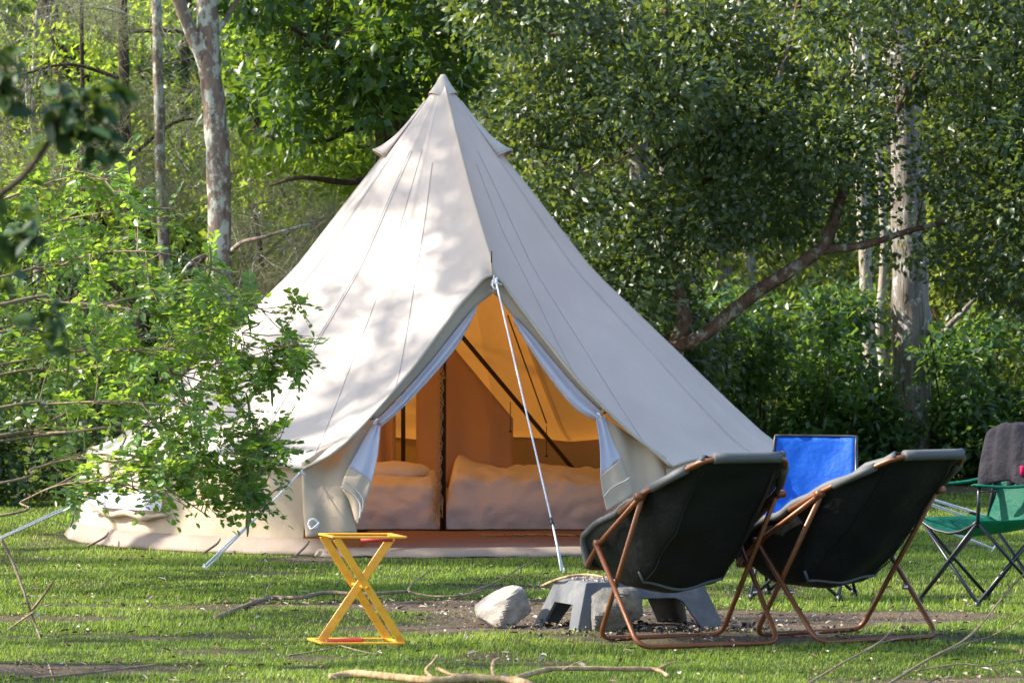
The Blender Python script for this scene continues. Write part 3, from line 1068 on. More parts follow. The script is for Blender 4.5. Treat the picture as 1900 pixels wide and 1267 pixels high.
# cap at the top
P = []
for j, (r, z) in enumerate(((.0, 3.100), (.016, 3.095), (.026, 3.075), (.056, 3.025), (.096, 2.968), (.099, 2.962))):
    P.append([Vector((math.cos(a) * r, math.sin(a) * r, z - (.010 * math.sin(3 * a) if j > 3 else 0))) for a in [2 * math.pi * k / 24 for k in range(24)]])
MB().grid(P, True).build('apex_cap', M['canvas'], tent, solid=.004)
# hooded vents high on both shoulders, one more behind
for az in (-84, 78, 170, -14 + 180 - 60):
    d = Vector((math.sin(R(az)), -math.cos(R(az)), 0))
    s = Vector((0, 0, 1)).cross(d)
    P, Pi = [], []
    for j in range(9):
        t = j / 8
        r = .12 + .29 * t
        z = interp(PROFILE, r)
        hgt = .002 + .062 * t ** 4
        wd = .03 + .085 * t
        row = []
        for k in range(11):
            a = math.pi * k / 10
            row.append(d * (r + math.sin(a) * (hgt * .9 + .008) - .006) + s * (math.cos(a) * wd) + Vector((0, 0, z + math.sin(a) * (hgt * .62 + .006) - .006)))
        P.append(row)
    hood = MB().grid(P).build('vent_hood', M['canvas'], tent, solid=.006)
    MB().tube(P[-1], .009, 6).build('hood_hem', M['hem'], hood)

# wall panels, window, skirt
for i in range(NP):
    P = []
    for j in range(9):
        t = j / 8
        row = []
        for k in range(9):
            u = k / 8
            az = AZ[i] + (AZ[i + 1] - AZ[i]) * u
            e0, e1 = eave(i), eave(i + 1)
            zt = e0[1] + (e1[1] - e0[1]) * u + .02
            z = zt + (.07 - zt) * t
            r = 2.385 + .065 * t
            p = polar(az, r, z)
            o = Vector((p.x, p.y, 0)).normalized()
            w = .016 * n3(az * .10, z * 1.5, 2.0) + .014 * n3(az * .6 + z * 2.2, z * .8, 5.0) * (.4 + t)
            row.append(p + o * w * math.sin(math.pi * min(1, .12 + t * .95)))
        P.append(row)
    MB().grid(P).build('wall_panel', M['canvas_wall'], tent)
# insect-net window in the left wall, its flap rolled below
P, Q = [], []
for j in range(4):
    P.append([polar(-66 + 20.5 * k / 10, 2.452 + .01 * j, .37 - .13 * j / 3) for k in range(11)])
MB().grid(P).build('window_net', M['net'], tent)
pts = [polar(-67 + 22.5 * k / 16, 2.468 + .006 * math.sin(k * 2.1), .205 + .012 * math.sin(k * .9)) for k in range(17)]
MB().tube(pts, [(.022 + .004 * math.sin(k * 1.7)) * min(1, .35 + .2 * min(k, 16 - k)) for k in range(17)], 8, wob=.2).build('rolled_flap', M['canvas_wall'], tent)
P = []
NS = 260
for j, (r, z) in enumerate(((2.452, .100), (2.462, .097), (2.495, .066), (2.52, .030), (2.538, .006), (2.53, -.006), (2.40, .006))):
    row = []
    for k in range(NS):
        az = 360.0 * k / NS
        w = .018 * n3(az * .13, j * .6, 1.0) + .010 * n3(az * .5, j * .5, 4.0)
        row.append(polar(az, r + (w if 1 <= j <= 5 else 0), z + (w * .35 if 1 <= j <= 3 else 0)))
    P.append(row)
# the skirt stops either side of the door
aa = [k for k in range(NS) if 27 < 360.0 * k / NS < 346]
MB().grid([[row[k] for k in aa] for row in P]).build('groundsheet_skirt', M['pvc'], tent)
P = [[polar(360.0 * k / 48, r, .012) for k in range(48)] for r in (.02, 1.2, 2.46)]
MB().grid(P, True).build('groundsheet', M['pvc'], tent)
# flat lip of the groundsheet in front of the door
P = []
for j in range(7):
    t = j / 6
    row = []
    for k in range(25):
        u = k / 24
        az = -17 + 44 * u
        r = 2.36 + .24 * t
        z = .028 + .022 * math.sin(math.pi * t) + .014 * n3(az * .25, t * 2, 6) * t - .028 * t ** 3
        row.append(polar(az, r, z))
    P.append(row)
MB().grid(P).build('groundsheet_lip', M['pvc'], tent, solid=.006)


def cloth(name, mat, A, B, offA=0.0, offB=0.0, fold=.012, nf=4.0, nu=14, nv=16, seed=0.0, solid=.003, bulge=0.0):
    """hanging cloth between two photo curves that lie on the door plane"""
    P = []
    ca = spline([on_door(x, y, offA) for x, y in A], 6)
    cb = spline([on_door(x, y, offB) for x, y in B], 6)
    for j in range(nv):
        t = j / (nv - 1)
        a, b = lerp_list(ca, t), lerp_list(cb, t)
        row = []
        for k in range(nu):
            u = k / (nu - 1)
            p = a.lerp(b, u)
            w = fold * math.sin(nf * math.pi * u + seed + 1.3 * n3(t * 2, seed, 0)) + fold * .9 * n3(u * 3.0, t * 2.2, seed) + bulge * math.sin(math.pi * u)
            row.append(p + DOOR_N * w)
        P.append(row)
    return MB().grid(P).build(name, mat, tent, solid=solid)


# left side of the doorway
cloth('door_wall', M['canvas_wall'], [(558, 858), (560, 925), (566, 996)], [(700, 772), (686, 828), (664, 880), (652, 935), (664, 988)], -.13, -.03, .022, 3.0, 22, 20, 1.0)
cloth('door_border', M['hem'], EL[:8], [(914, 545), (900, 556), (884, 568), (856, 600), (814, 655), (770, 705), (732, 745), (697, 780)], -.01, -.05, .004, 1, 5, 30, 2.0)
cloth('net_curtain', M['net'], [(884, 566), (850, 607), (795, 676), (740, 738), (698, 780)], [(882, 580), (848, 642), (796, 705), (742, 762), (706, 792)], -.04, -.02, .012, 3.0, 14, 26, 3.0, bulge=.02)
cloth('net_drape', M['net'], [(692, 786), (672, 822), (648, 866)], [(705, 790), (700, 845), (689, 896)], .0, .03, .010, 3.0, 12, 14, 4.0)
cloth('flap_drape', M['canvas_wall'], [(648, 864), (634, 902), (648, 928), (660, 968)], [(690, 894), (684, 916), (674, 942), (664, 972)], .02, .05, .008, 2.0, 12, 14, 5.0)
MB().tube(spline([on_door(x, y, .05) for x, y in ((633, 903), (652, 915), (668, 935), (667, 962))], 5), .006, 6).build('flap_zip', M['seam'], tent)
MB().tube(spline([on_door(x, y, .055) for x, y in ((638, 893), (656, 904), (673, 926), (671, 950))], 5), .004, 6).build('flap_zip', M['seam'], tent)
# right side
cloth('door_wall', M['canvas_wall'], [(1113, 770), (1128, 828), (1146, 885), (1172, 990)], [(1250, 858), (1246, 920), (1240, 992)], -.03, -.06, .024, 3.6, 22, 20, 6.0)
cloth('door_border', M['hem'], ER[:7], [(916, 545), (928, 556), (946, 580), (975, 610), (1018, 663), (1065, 716), (1112, 762)], -.01, -.05, .004, 1, 5, 30, 7.0)
cloth('net_curtain', M['net'], [(952, 588), (985, 620), (1030, 674), (1078, 728), (1120, 768)], [(951, 592), (982, 645), (1028, 712), (1070, 760), (1106, 780)], -.04, -.02, .012, 3.0, 14, 26, 8.0, bulge=.02)
cloth('net_drape', M['net'], [(1106, 778), (1113, 830), (1114, 884)], [(1122, 772), (1136, 815), (1153, 850)], .03, .0, .010, 3.0, 12, 14, 9.0)
cloth('flap_drape', M['canvas_wall'], [(1114, 882), (1119, 918), (1126, 948)], [(1153, 850), (1165, 882), (1176, 915)], .05, .02, .008, 2.0, 12, 14, 10.0)
MB().tube(spline([on_door(x, y, .06) for x, y in ((1120, 922), (1135, 905), (1158, 893), (1168, 886))], 5), .005, 6).build('flap_zip', M['seam'], tent)
for (x, y, ex) in ((697, 783, 690), (1112, 772, 1122)):
    c = on_door(x, y, .02)
    MB().ring(c, .022, .006, (0.9 if x < 900 else -.9, -.3, -.6)).build('tie_loop', M['rope'], tent)
    MB().ball(on_door(ex, y - 7, .05), .010, 8, 6).build('toggle', M['black'], tent)
# spike, eyelet, zip pull at the peak
MB().tube([PEAK + Vector((0, 0, -.02)), PEAK + Vector((0, 0, .055))], .0045, 6).build('pole_spike', M['black'], tent)
zp = on_door(912, 530, .02)
MB().box(zp, (.012, .006, .045)).ring(zp + Vector((0, 0, -.032)), .009, .003).build('zip_pull', M['metal'], tent)
# centre pole, a slanting dark bar and an upright pole inside
MB().tube([(0, 0, .012), (0, 0, 1.0), (0, 0, 3.06)], .021, 12).build('centre_pole', M['dark_pole'], tent)
MB().tube([px(852, 618, .8), px(1062, 868, 1.45)], .016, 10).build('dark_bar', M['dark_pole'], tent)
MB().tube([px(748, 660, 1.45), px(748, 900, 1.45)], .016, 10).build('dark_bar', M['dark_pole'], tent)
MB().tube([px(942, 585, .35), px(1014, 785, 1.0)], .005, 6).build('inner_cord', M['dark_pole'], tent)
for x, y0, y1 in ((947, 745, 800), (1014, 790, 846)):
    MB().tube([px(x, y0, 1.0), px(x, y1, 1.0)], .003, 5).ball(px(x, y1, 1.0), .010, 8, 5).build('hanging_toggle', M['dark_pole'], tent)
# inner partition of cotton
for x0, x1, seed in ((690, 734, 1.0), (772, 952, 2.0)):
    P = []
    for j in range(14):
        t = j / 13
        row = []
        for k in range(22):
            x = x0 + (x1 - x0) * k / 21
            top = 640 + (838 - x) * .75 if x < 838 else 640 + (x - 838) * 1.2
            y = top + (905 - top) * t
            p = px(x, y, 1.25)
            row.append(p + Vector((0, .03 * math.sin(k * .55 + seed) * (.3 + t) + .03 * n3(x * .02, y * .01, seed), 0)))
        P.append(row)
    MB().grid(P).build('inner_partition', M['partition'], tent, solid=.003)


# guy ropes with sliders and pegs
def guy(top, foot, double=.45, slide=.72, knot=True):
    top, foot = Vector(top), Vector(foot)
    d = (foot - top)
    side = d.cross(Vector((0, 0, 1))).normalized()
    sp = top + d * slide
    mb = MB().tube([top, top + d * .5 + Vector((0, 0, -.004)), foot], .0058, 6)
    k = top + d * double
    mb.tube([k, k.lerp(foot, .5) + side * .006 + Vector((0, 0, .012)), foot + side * .016 + Vector((0, 0, .01))], .0052, 6)
    o = mb.build('guy_rope', M['rope'], tent)
    MB().tube([sp - d.normalized() * .03, sp + d.normalized() * .03], .012, 6).build('slider', M['black'], o)
    if knot:
        kp = top + d.normalized() * .05
        MB().tube([kp - side * .035 + Vector((0, 0, -.012)), kp, kp + side * .03 + Vector((0, 0, .012))], .006, 6).ball(kp, .014, 8, 5).build('knot', M['rope'], o)
    MB().tube([foot + Vector((0, 0, .035)) + d.normalized() * .015, foot - Vector((0, 0, .10)) - d.normalized() * .05], .005, 6).build('peg', M['metal'], o)
    return o


GL = roof_lines[NP][-1]
guy(GL + Vector((-.005, -.01, -.005)), gr(381, 1056, .01), .50, .42)
guy(roof_lines[NP - 2][-1], gr(-28, 1012, .01), .25, .5)
guy(on_door(919, 517, .10), gr(1046, 1062, .01), .84, .84)
for i in (2, 4, 6, 8, 10, 12, 14):
    az = AZ[i]
    guy(roof_lines[i][-1], polar(az, 4.0, .01))
MB().tube(spline([on_door(917, 512, .06), on_door(914, 530, .09), on_door(921, 536, .09), on_door(922, 515, .08)], 4), .005, 6).build('guy_loop', M['rope'], tent)
# loops and peg straps at the skirt
for az in (-56, -32, -18):
    c = polar(az, 2.57, .09)
    MB().tube(spline([c, c + Vector((-.02, -.05, -.03)), polar(az - 1, 2.70, .0)], 4), .010, 5, flat=.4).build('peg_strap', M['pvc'], tent)
c = on_door(581, 972, .05)
MB().ring(c, .030, .007, (.2, -1, .3)).tube(spline([c + Vector((-.03, 0, .0)), c + Vector((-.01, -.03, -.03)), c + Vector((.04, -.02, .01))], 4), .006, 6).build('rope_loop', M['rope'], tent)

# ------------------------------------------------------------------ inside the tent
def duvet(label, x0, x1, y0, y1, top, seed, hump):
    P = []
    nu, nv = 90, 56
    for j in range(nv):
        v = j / (nv - 1)
        row = []
        for i in range(nu):
            u = i / (nu - 1)
            x = x0 + (x1 - x0) * u
            # section: from the floor in front, up and over the bed
            if v < .35:
                k = v / .35
                y = y0 - .04 * math.sin(k * math.pi) * (1 + .3 * math.sin(u * 9 + seed))
                z = .03 + (top - .08) * k
            else:
                k = (v - .35) / .65
                y = y0 + (y1 - y0) * k
                z = top - .05 + .05 * math.sin(min(1, k * 4) * math.pi / 2)
            z += hump(u) * max(0, (v - .25) / .75) ** .6 if v > .25 else 0
            e = min(u, 1 - u) * 16
            if e < 1: z = .03 + (z - .03) * (1 - (1 - e) ** 2.4)
            w = .032 * n3(x * 3.2, y * 2 + z * 2.5, seed) + .020 * n3(x * 9, z * 7 + y * 4, seed + 3) + .022 * abs(n3(x * 6 + z * 4, z * 9 - x * 3 + y * 3, seed + 8))
            row.append((x, y - w * (1.2 if v < .4 else .2), max(.02, z + (w * 1.1 if v > .3 else 0))))
        P.append(row)
    o = MB().grid(P).build('duvet', M['duvet'])
    return tag(o, label, 'bedding', 'beds in the tent')


duvet('white duvet on the bed left of the tent pole', -1.25, -.012, .09, 1.5, .37, 1.0, lambda u: .02 * math.sin(u * 7))
duvet('white duvet on the longer bed right of the tent pole', .0, 1.45, .10, 1.55, .39, 5.0, lambda u: .05 * math.exp(-((u - .05) / .07) ** 2) + .025 * math.sin(u * 4.5 + .6))
P = []
for j in range(13):
    th = math.pi * j / 12
    row = []
    for k in range(24):
        a = 2 * math.pi * k / 24
        sx = math.copysign(abs(math.cos(a)) ** .7, math.cos(a)) * math.sin(th) ** .7
        sy = math.copysign(abs(math.sin(a)) ** .7, math.sin(a)) * math.sin(th) ** .7
        p = Vector((-.36 + sx * .26, .62 + sy * .20, .40 + math.cos(th) * .065))
        p.z += .012 * n3(p.x * 7, p.y * 7, 2)
        row.append(p)
    P.append(row)
tag(MB().grid(P, True).build('pillow', M['duvet']), 'white pillow lying on the left bed beside the pole', 'pillow')
P = []
for j in range(20):
    row = []
    for k in range(30):
        x, y = -.50 + 1.50 * k / 29, -2.15 + 2.1 * j / 19
        row.append((x, y, .026 + .008 * n3(x * 3, y * 5, 1) + .006 * math.sin(y * 15 + x * 3) * .5))
    P.append(row)
rug = tag(MB().grid(P).build('rug', M['rug'], None, solid=.006), 'red-brown woven rug on the tent floor before the beds', 'rug')
mb = MB()
for k in range(60):
    x = .25 + .75 * k / 59
    mb.tube([(x, -.62, .034), (x + rnd.uniform(-.03, .03), -.70, .036), (x + rnd.uniform(-.05, .05), -.80, .034)], .0035, 4, cap=False)
mb.build('fringe', M['macrame'], rug)['kind'] = 'stuff'
# knotted hanging by the pole
mac = empty('macrame_hanging', (-.05, -.05, 1.2), 0, 'knotted cream macrame cord hanging beside the tent pole', 'wall hanging')
for q in range(4):
    pts = []
    for k in range(60):
        t = k / 59
        p = px(819 - 6 * t, 662 + 250 * t, -.06)
        a = t * 44 + q * math.pi / 2
        w = .017 * (1 + .4 * math.sin(t * 60)) * (1 if t > .03 else .4)
        pts.append(p + Vector((math.cos(a) * w, math.sin(a) * w * .7, 0)))
    MB().tube(pts, .0042, 5).build('cord', M['macrame'], mac)
mb = MB()
for k in range(16):
    a = rnd.uniform(0, 6.28)
    p = px(813, 905, -.06)
    e = px(812 + rnd.uniform(-9, 9), rnd.uniform(938, 972), -.06)
    mb.tube([p, p.lerp(e, .5) + Vector((math.cos(a) * .02, math.sin(a) * .02, 0)), e], .003, 4, cap=False)
mb.build('tassel', M['macrame'], mac)['kind'] = 'stuff'
MB().ring((0, 0, 1.17), .027, .007, (0, 0, 1)).ring((0, 0, 1.05), .026, .006, (0, .2, 1)).build('binding', M['macrame'], mac)


# ------------------------------------------------------------------ sling chairs
def rounded(pts, r=.05, per=4):
    """polyline with its inner corners rounded"""
    pts = [Vector(p) for p in pts]
    out = [pts[0]]
    for a, b, c in zip(pts, pts[1:], pts[2:]):
        ra = min(r, (a - b).length * .45); rc = min(r, (c - b).length * .45)
        p, q = b + (a - b).normalized() * ra, b + (c - b).normalized() * rc
        for k in range(per + 1):
            t = k / per
            out.append(p * (1 - t) ** 2 + b * (2 * t * (1 - t)) + q * t * t)
    out.append(pts[-1])
    return out


SL_EDGE = [(.395, .345), (.372, .50), (.19, .575), (0.0, .645), (-.26, .745), (-.45, .825), (-.645, .905)]
SL_MID = [(.400, .335), (.33, .285), (.20, .245), (.02, .275), (-.20, .45), (-.43, .68), (-.645, .900)]
SL_HALF = [.315, .345, .345, .340, .310, .250, .195]


def sling_chair(loc, heading, label):
    """local axes: x across the chair (to its right seen from behind), y forward"""
    root = empty('sling_chair', loc, heading, label, 'camp chair', 'padded sling chairs by the fire place')
    link_mesh.local = True
    e = spline([Vector((0, f, z)) for f, z in SL_EDGE], 5)
    m = spline([Vector((0, f, z)) for f, z in SL_MID], 5)
    h = spline([Vector((w, 0, 0)) for w in SL_HALF], 5)
    n = len(e)
    NU = 25
    P = []
    for j in range(n):
        row = []
        for i in range(NU):
            u = -1 + 2 * i / (NU - 1)
            fl = .23 + (.17 - .23) * j / (n - 1)               # flat middle panel, sides rising to the rails
            au = abs(u)
            if au < .58:
                xx = fl * au / .58
                k = .03 * (au / .58) ** 2
            else:
                q_ = (au - .58) / .42
                xx = fl + (h[j].x - fl) * q_
                k = .03 + .97 * q_ ** 1.12
            f = m[j].y + (e[j].y - m[j].y) * k
            z = m[j].z + (e[j].z - m[j].z) * k
            x = math.copysign(xx, u)
            t = j / (n - 1)
            quilt = .010 * math.cos(u * math.pi * 2) * math.sin(math.pi * t)
            w = .014 * n3(x * 5 + loc[0], f * 5, z * 5) + .011 * n3(x * 4 + z * 9, f * 6 + loc[0], z * 16)
            row.append(Vector((x, f - w - quilt * .6, z - w - quilt)))
        P.append(row)
    sl = MB().grid(P).build('sling', M['charcoal'], root, solid=.024, sub=1)
    for s in (0, NU - 1):
        MB().tube([r[s] + Vector((0, 0, -.012)) for r in P], .021, 8, flat=.8).build('piping', M['charcoal_edge'], sl)
    for i in (5, 19):
        MB().tube([P[j][i] + Vector((0, -.008, -.011)) for j in range(15, n - 2)], .003, 5).build('seam', M['charcoal'], sl)
    hem = [P[15][i] + Vector((0, -.010, -.012)) for i in range(4, NU - 4)]
    MB().tube(hem, .008, 6).build('bottom_hem', M['charcoal_edge'], sl)
    # sleeve round the top tube
    top = [Vector((-.165, -.672, .888)), Vector((-.10, -.676, .888)), Vector((.10, -.676, .888)), Vector((.165, -.672, .888))]
    for s in (-1, 1):
        a, b = Vector((s * .345, -.284, .715)), Vector((s * .205, -.675, .885))
        MB().tube([a.lerp(b, .16), a.lerp(b, .5), a.lerp(b, .70)], .020, 10).build('side_sleeve', M['charcoal_edge'], sl)
    MB().tube(top, .025, 10, flat=1.2).build('top_sleeve', M['charcoal_edge'], sl)
    TR = .0125
    fr = rounded([(-.352, -.05, .618), (-.345, -.284, .715), (-.205, -.675, .885), (.205, -.675, .885), (.345, -.284, .715), (.352, -.05, .618)], .09)
    MB().tube(fr, TR, 10).build('back_frame', M['copper'], root)
    sf = rounded([(-.352, -.284, .700), (-.352, .19, .462), (-.33, .405, .335), (.33, .405, .335), (.352, .19, .462), (.352, -.284, .700)], .05)
    MB().tube(sf, TR, 10).build('seat_frame', M['copper'], root)
    la = rounded([(-.368, .19, .462), (-.355, -.27, TR), (.355, -.27, TR), (.368, .19, .462)], .07, 6)
    MB().tube(la, TR, 10).build('leg_frame', M['copper'], root)
    lb = rounded([(-.340, -.270, .690), (-.315, .27, TR), (.315, .27, TR), (.340, -.270, .690)], .07, 6)
    MB().tube(lb, TR, 10).build('leg_frame', M['copper'], root)
    for s in (-1, 1):
        for y, z in ((.19, .462), (-.284, .702)):
            MB().tube([(s * .335, y, z), (s * .378, y, z)], .019, 10).build('hinge', M['copper'], root)
        MB().tube([(s * .330, -.04, .232), (s * .372, -.04, .232)], .011, 8).build('rivet', M['metal'], root)
    link_mesh.local = False
    return root


sling_chair((1.27, -9.30, .0), math.atan2(.38, .925), 'charcoal padded sling chair with copper frame nearer the tent door')
sling_chair((2.03, -9.00, .0), math.atan2(.55, .835), 'charcoal padded sling chair with copper frame in front of the blue chair')


# ------------------------------------------------------------------ folding camp chairs
def camp_chair(name, loc, heading, label, fabric, wd=.50, hb=.86):
    root = empty(name, loc, heading, label, 'camp chair')
    link_mesh.local = True
    w, d = wd / 2, .23
    T = .0095
    feet = {(-1, 1): (-w, d), (1, 1): (w, d), (-1, -1): (-w, -d), (1, -1): (w, -d)}
    for a, b in (((-1, 1), (1, 1)), ((1, 1), (-1, 1)), ((-1, -1), (1, -1)), ((1, -1), (-1, -1)), ((-1, 1), (-1, -1)), ((-1, -1), (-1, 1)), ((1, 1), (1, -1)), ((1, -1), (1, 1))):
        fa, fb = feet[a], feet[b]
        k = .006 if a > b else -.006
        nx, ny = (0, k) if a[1] == b[1] else (k, 0)
        MB().tube([(fa[0] + nx, fa[1] + ny, .02), (fb[0] + nx, fb[1] + ny, .44)], T, 8).build('leg', M['steel_black'], root)
    for s in feet.values():
        MB().tube([(s[0], s[1], .0), (s[0], s[1], .035)], .019, 8).build('foot_cap', M['black'], root)
    for s in (-1, 1):
        MB().tube([(s * w, d, .42), (s * (w + .035), d + .02, .64)], T, 8).build('front_post', M['steel_black'], root)
        MB().tube([(s * w, -d, .40), (s * (w + .005), -d - .05, .62), (s * (w - .015), -d - .15, hb)], T, 8).build('back_post', M['steel_black'], root)
        P = []
        for j in range(9):
            t = j / 8
            y = d + .05 + (-2 * d - .15) * t
            z = .645 + .03 * t - .03 * math.sin(math.pi * t)
            P.append([(s * (w + .035 - .02 * t) + q * (.030 - .012 * t), y, z - abs(q) * .008) for q in (-1, -.5, 0, .5, 1)])
        ar = MB().grid(P).build('armrest', fabric, root, solid=.008)
        MB().ring((s * (w + .06), d - .02, .61), .04, .005, (0, 0, 1)).build('cup_ring', M['black'], ar)
    P = []
    for j in range(13):
        v = j / 12
        row = []
        for i in range(15):
            u = -1 + 2 * i / 14
            y = d + .01 - (2 * d + .02) * v
            z = .45 - .085 * (1 - u * u) * (.35 + .65 * math.sin(math.pi * (.25 + .6 * v))) + .008 * n3(u * 3, v * 4, loc[0])
            row.append((u * w * 1.02, y, z))
        P.append(row)
    seat = MB().grid(P).build('seat', fabric, root, solid=.006)
    MB().tube(P[0], .008, 6).build('seat_binding', M['black'], seat)
    P = []
    for j in range(15):
        v = j / 14
        row = []
        for i in range(15):
            u = -1 + 2 * i / 14
            z = .40 + (hb + .015 - .40) * v
            y = -d + .005 - .15 * max(0, (z - .40) / (hb - .40)) - .04 * (1 - u * u) * math.sin(math.pi * (.15 + .7 * v))
            row.append((u * (w - .012 * v), y + .010 * n3(u * 4 + 3, v * 4, loc[0]), z))
        P.append(row)
    back = MB().grid(P).build('backrest', fabric, root, solid=.006)
    rim = [r[0] for r in P[4:]] + P[-1][1:-1] + [r[-1] for r in reversed(P[4:])]
    MB().tube(rim, .009, 6).build('back_binding', M['black'], back)
    link_mesh.local = False
    return root


camp_chair('camp_chair', (2.02, -6.28, .0), R(180 - 14), 'blue nylon folding camp chair between the tent and the sling chairs', M['blue'], .47, .84)
camp_chair('camp_chair', (2.93, -6.72, .0), math.atan2(.83, -.56), 'green folding camp chair at the right edge of the lawn', M['green'], .47, .86)
# jacket thrown over the green chair
g0 = Vector((3.13, -6.62, .0))
P = []
for j in range(20):
    t = j / 19
    row = []
    for k in range(15):
        u = -1 + 2 * k / 14
        s = math.sin(math.pi * t)
        # drapes over the top of the backrest
        y = (.10 * math.cos(math.pi * t))
        z = .64 + .30 * min(1, s * 1.35) - .05 * u * u + .02 * n3(u * 3, t * 5, 1)
        row.append(Vector((u * (.16 + .05 * (1 - s)), y + .02 * n3(u * 4, t * 4, 7) + .015 * math.sin(u * 9), z)))
    P.append(row)
rm = Matrix.Rotation(math.atan2(.83, -.56), 3, 'Z')
jk = MB().grid([[g0 + rm @ p for p in r] for r in P]).build('jacket', M['jacket'], None, solid=.014, sub=1)
tag(jk, 'dark grey jacket draped over the back of the green chair', 'jacket')
pk = MB()
pk.grid([[px(1893 + 5 * u, 864 + 9 * v, -6.80 - .02 * math.sin(3 * u)) for u in range(5)] for v in range(3)])
tag(pk.build('pink_cloth', M['pink'], None, solid=.012), 'small pink cloth tucked against the dark jacket', 'cloth')

# ------------------------------------------------------------------ low grey plastic table at the fire place
A0, A1 = Vector((.775, -8.66, 0)), Vector((1.50, -8.36, 0))
tx = (A1 - A0).normalized(); ty = Vector((-tx.y, tx.x, 0))
ctr = A0 + tx * .39 + ty * .26
tb = empty('low_table', ctr, math.atan2(tx.y, tx.x), 'low grey plastic table with splayed legs behind the left sling chair', 'table')
link_mesh.local = True
ZT, LX, LY, IN = .235, .39, .27, .085


def slab(c0, c1, c2, c3, th, mb):
    """plate with thickness from four corners"""
    c = [Vector(p) for p in (c0, c1, c2, c3)]
    nn = (c[1] - c[0]).cross(c[3] - c[0]).normalized() * th
    mb.add(c + [p - nn for p in c], [(0, 1, 2, 3), (7, 6, 5, 4), (0, 4, 5, 1), (1, 5, 6, 2), (2, 6, 7, 3), (3, 7, 4, 0)])


mb = MB().box((0, 0, ZT - .011), (2 * (LX - IN), 2 * (LY - IN), .022))
top = mb.build('table_top', M['grey_plastic'], tb, smooth=False)
bv = top.modifiers.new('bevel', 'BEVEL'); bv.width = .008; bv.segments = 2
for s in (-1, 1):
    # long side: arched apron with two legs
    mb = MB()
    xs = [-LX, -LX + .13, -LX + .22, LX - .22, LX - .13, LX]

    def pt(xf, t):
        z = ZT - .004 - t * (ZT - .004)
        inn = IN * (1 - t)
        return Vector((xf * (1 - (IN / LX) * (1 - t)), s * (LY - inn + .002), z))
    arch = [(xs[0], 0, 1), (xs[1], 0, 1), None, None, None, None]
    prof = [(-1.0, 1.0), (-.70, 1.0), (-.56, .42), (-.46, .34), (.46, .34), (.56, .42), (.70, 1.0), (1.0, 1.0)]
    for (xa, ta), (xb, tb_) in zip(prof, prof[1:]):
        if ta == tb_ == 1.0 or True:
            q = [pt(xa * LX, 0), pt(xb * LX, 0), pt(xb * LX, tb_), pt(xa * LX, ta)]
            if s > 0: q = [q[1], q[0], q[3], q[2]]
            slab(*q, -.014, mb)
    mb.build('side_apron', M['grey_plastic'], tb, smooth=False)
    mb = MB()

    def pe(yf, t):
        z = ZT - .004 - t * (ZT - .004)
        inn = IN * (1 - t)
        return Vector((s * (LX - inn + .002), yf * (1 - (IN / LY) * (1 - t)), z))
    prof = [(-1.0, 1.0), (-.62, 1.0), (-.50, .46), (.50, .46), (.62, 1.0), (1.0, 1.0)]
    for (ya, ta), (yb, tb_) in zip(prof, prof[1:]):
        q = [pe(ya * LY, 0), pe(yb * LY, 0), pe(yb * LY, tb_), pe(ya * LY, ta)]
        if s < 0: q = [q[1], q[0], q[3], q[2]]
        slab(*q, -.014, mb)
    mb.build('end_apron', M['grey_plastic'], tb, smooth=False)
link_mesh.local = False


# ------------------------------------------------------------------ rocks
def rock(name, label, c, size, mat, seed, rz=0.0, cuts=9, tilt=0.0):
    g = np.random.default_rng(seed)
    planes = [(nrm(g.normal(size=(1, 3)))[0], g.uniform(.62, .95)) for _ in range(cuts)]
    rm = Matrix.Rotation(rz, 3, 'Z') @ Matrix.Rotation(tilt, 3, 'Y')
    P = []
    for j in range(25):
        th = math.pi * j / 24
        row = []
        for k in range(36):
            a = 2 * math.pi * k / 36
            d = np.array([math.sin(th) * math.cos(a), math.sin(th) * math.sin(a), math.cos(th)])
            r = 1.25
            for n_, dist in planes:
                q = float(n_ @ d)
                if q > 1e-3: r = min(r, dist / q)
            r = min(r, .98 / max(abs(d[0]), abs(d[1]), abs(d[2])))
            r *= 1 + .035 * n3(d[0] * 3, d[1] * 3, d[2] * 3 + seed) + .02 * n3(d[0] * 9, d[1] * 9, d[2] * 9 + seed)
            row.append(Vector(c) + rm @ Vector((d[0] * r * size[0], d[1] * r * size[1], d[2] * r * size[2])))
        P.append(row)
    o = MB().grid(P, True).build(name, mat, smooth=False)
    return tag(o, label, 'rock')


p = gr(926, 1166)
rock('rock', 'pale angular rock on the ground between the yellow stand and the low table', (p.x, p.y + .10, .082), (.145, .13, .088), M['rock_pale'], 4, R(18), 8, R(-20))
p = gr(1145, 1176)
rock('rock', 'upright dark chunk of broken concrete in front of the low table', (p.x, p.y + .06, .105), (.118, .085, .115), M['rock_dark'], 21, R(10), 7)

# ash, charcoal and debris of the fire place
mb = MB()
g = random.Random(4)
for k in range(420):
    a, r = g.uniform(0, 6.28), abs(g.gauss(0, .30))
    c = Vector((1.22 + math.cos(a) * r * 1.2, -8.55 + math.sin(a) * r * .8, .006 + .012 * g.random()))
    rot = Matrix.Rotation(g.uniform(0, 6.28), 3, 'Z') @ Matrix.Rotation(g.uniform(-.5, .5), 3, 'X')
    mb.box(c, (g.uniform(.006, .05), g.uniform(.005, .02), g.uniform(.004, .018)), rot, g.uniform(.4, .9))
t = NT('charcoal_ash')
v = t.coord()
M['ash'] = t.done(t.principled(t.ramp(t.noise(v, 30, 4), [(.4, (.012, .011, .01)), (.55, (.05, .045, .04)), (.68, (.30, .28, .26))]), .95, .1))
tag(mb.build('ash_heap', M['ash'], smooth=False), 'charcoal and pale ash strewn around the low table', 'ash', kind='stuff')
mb = MB()
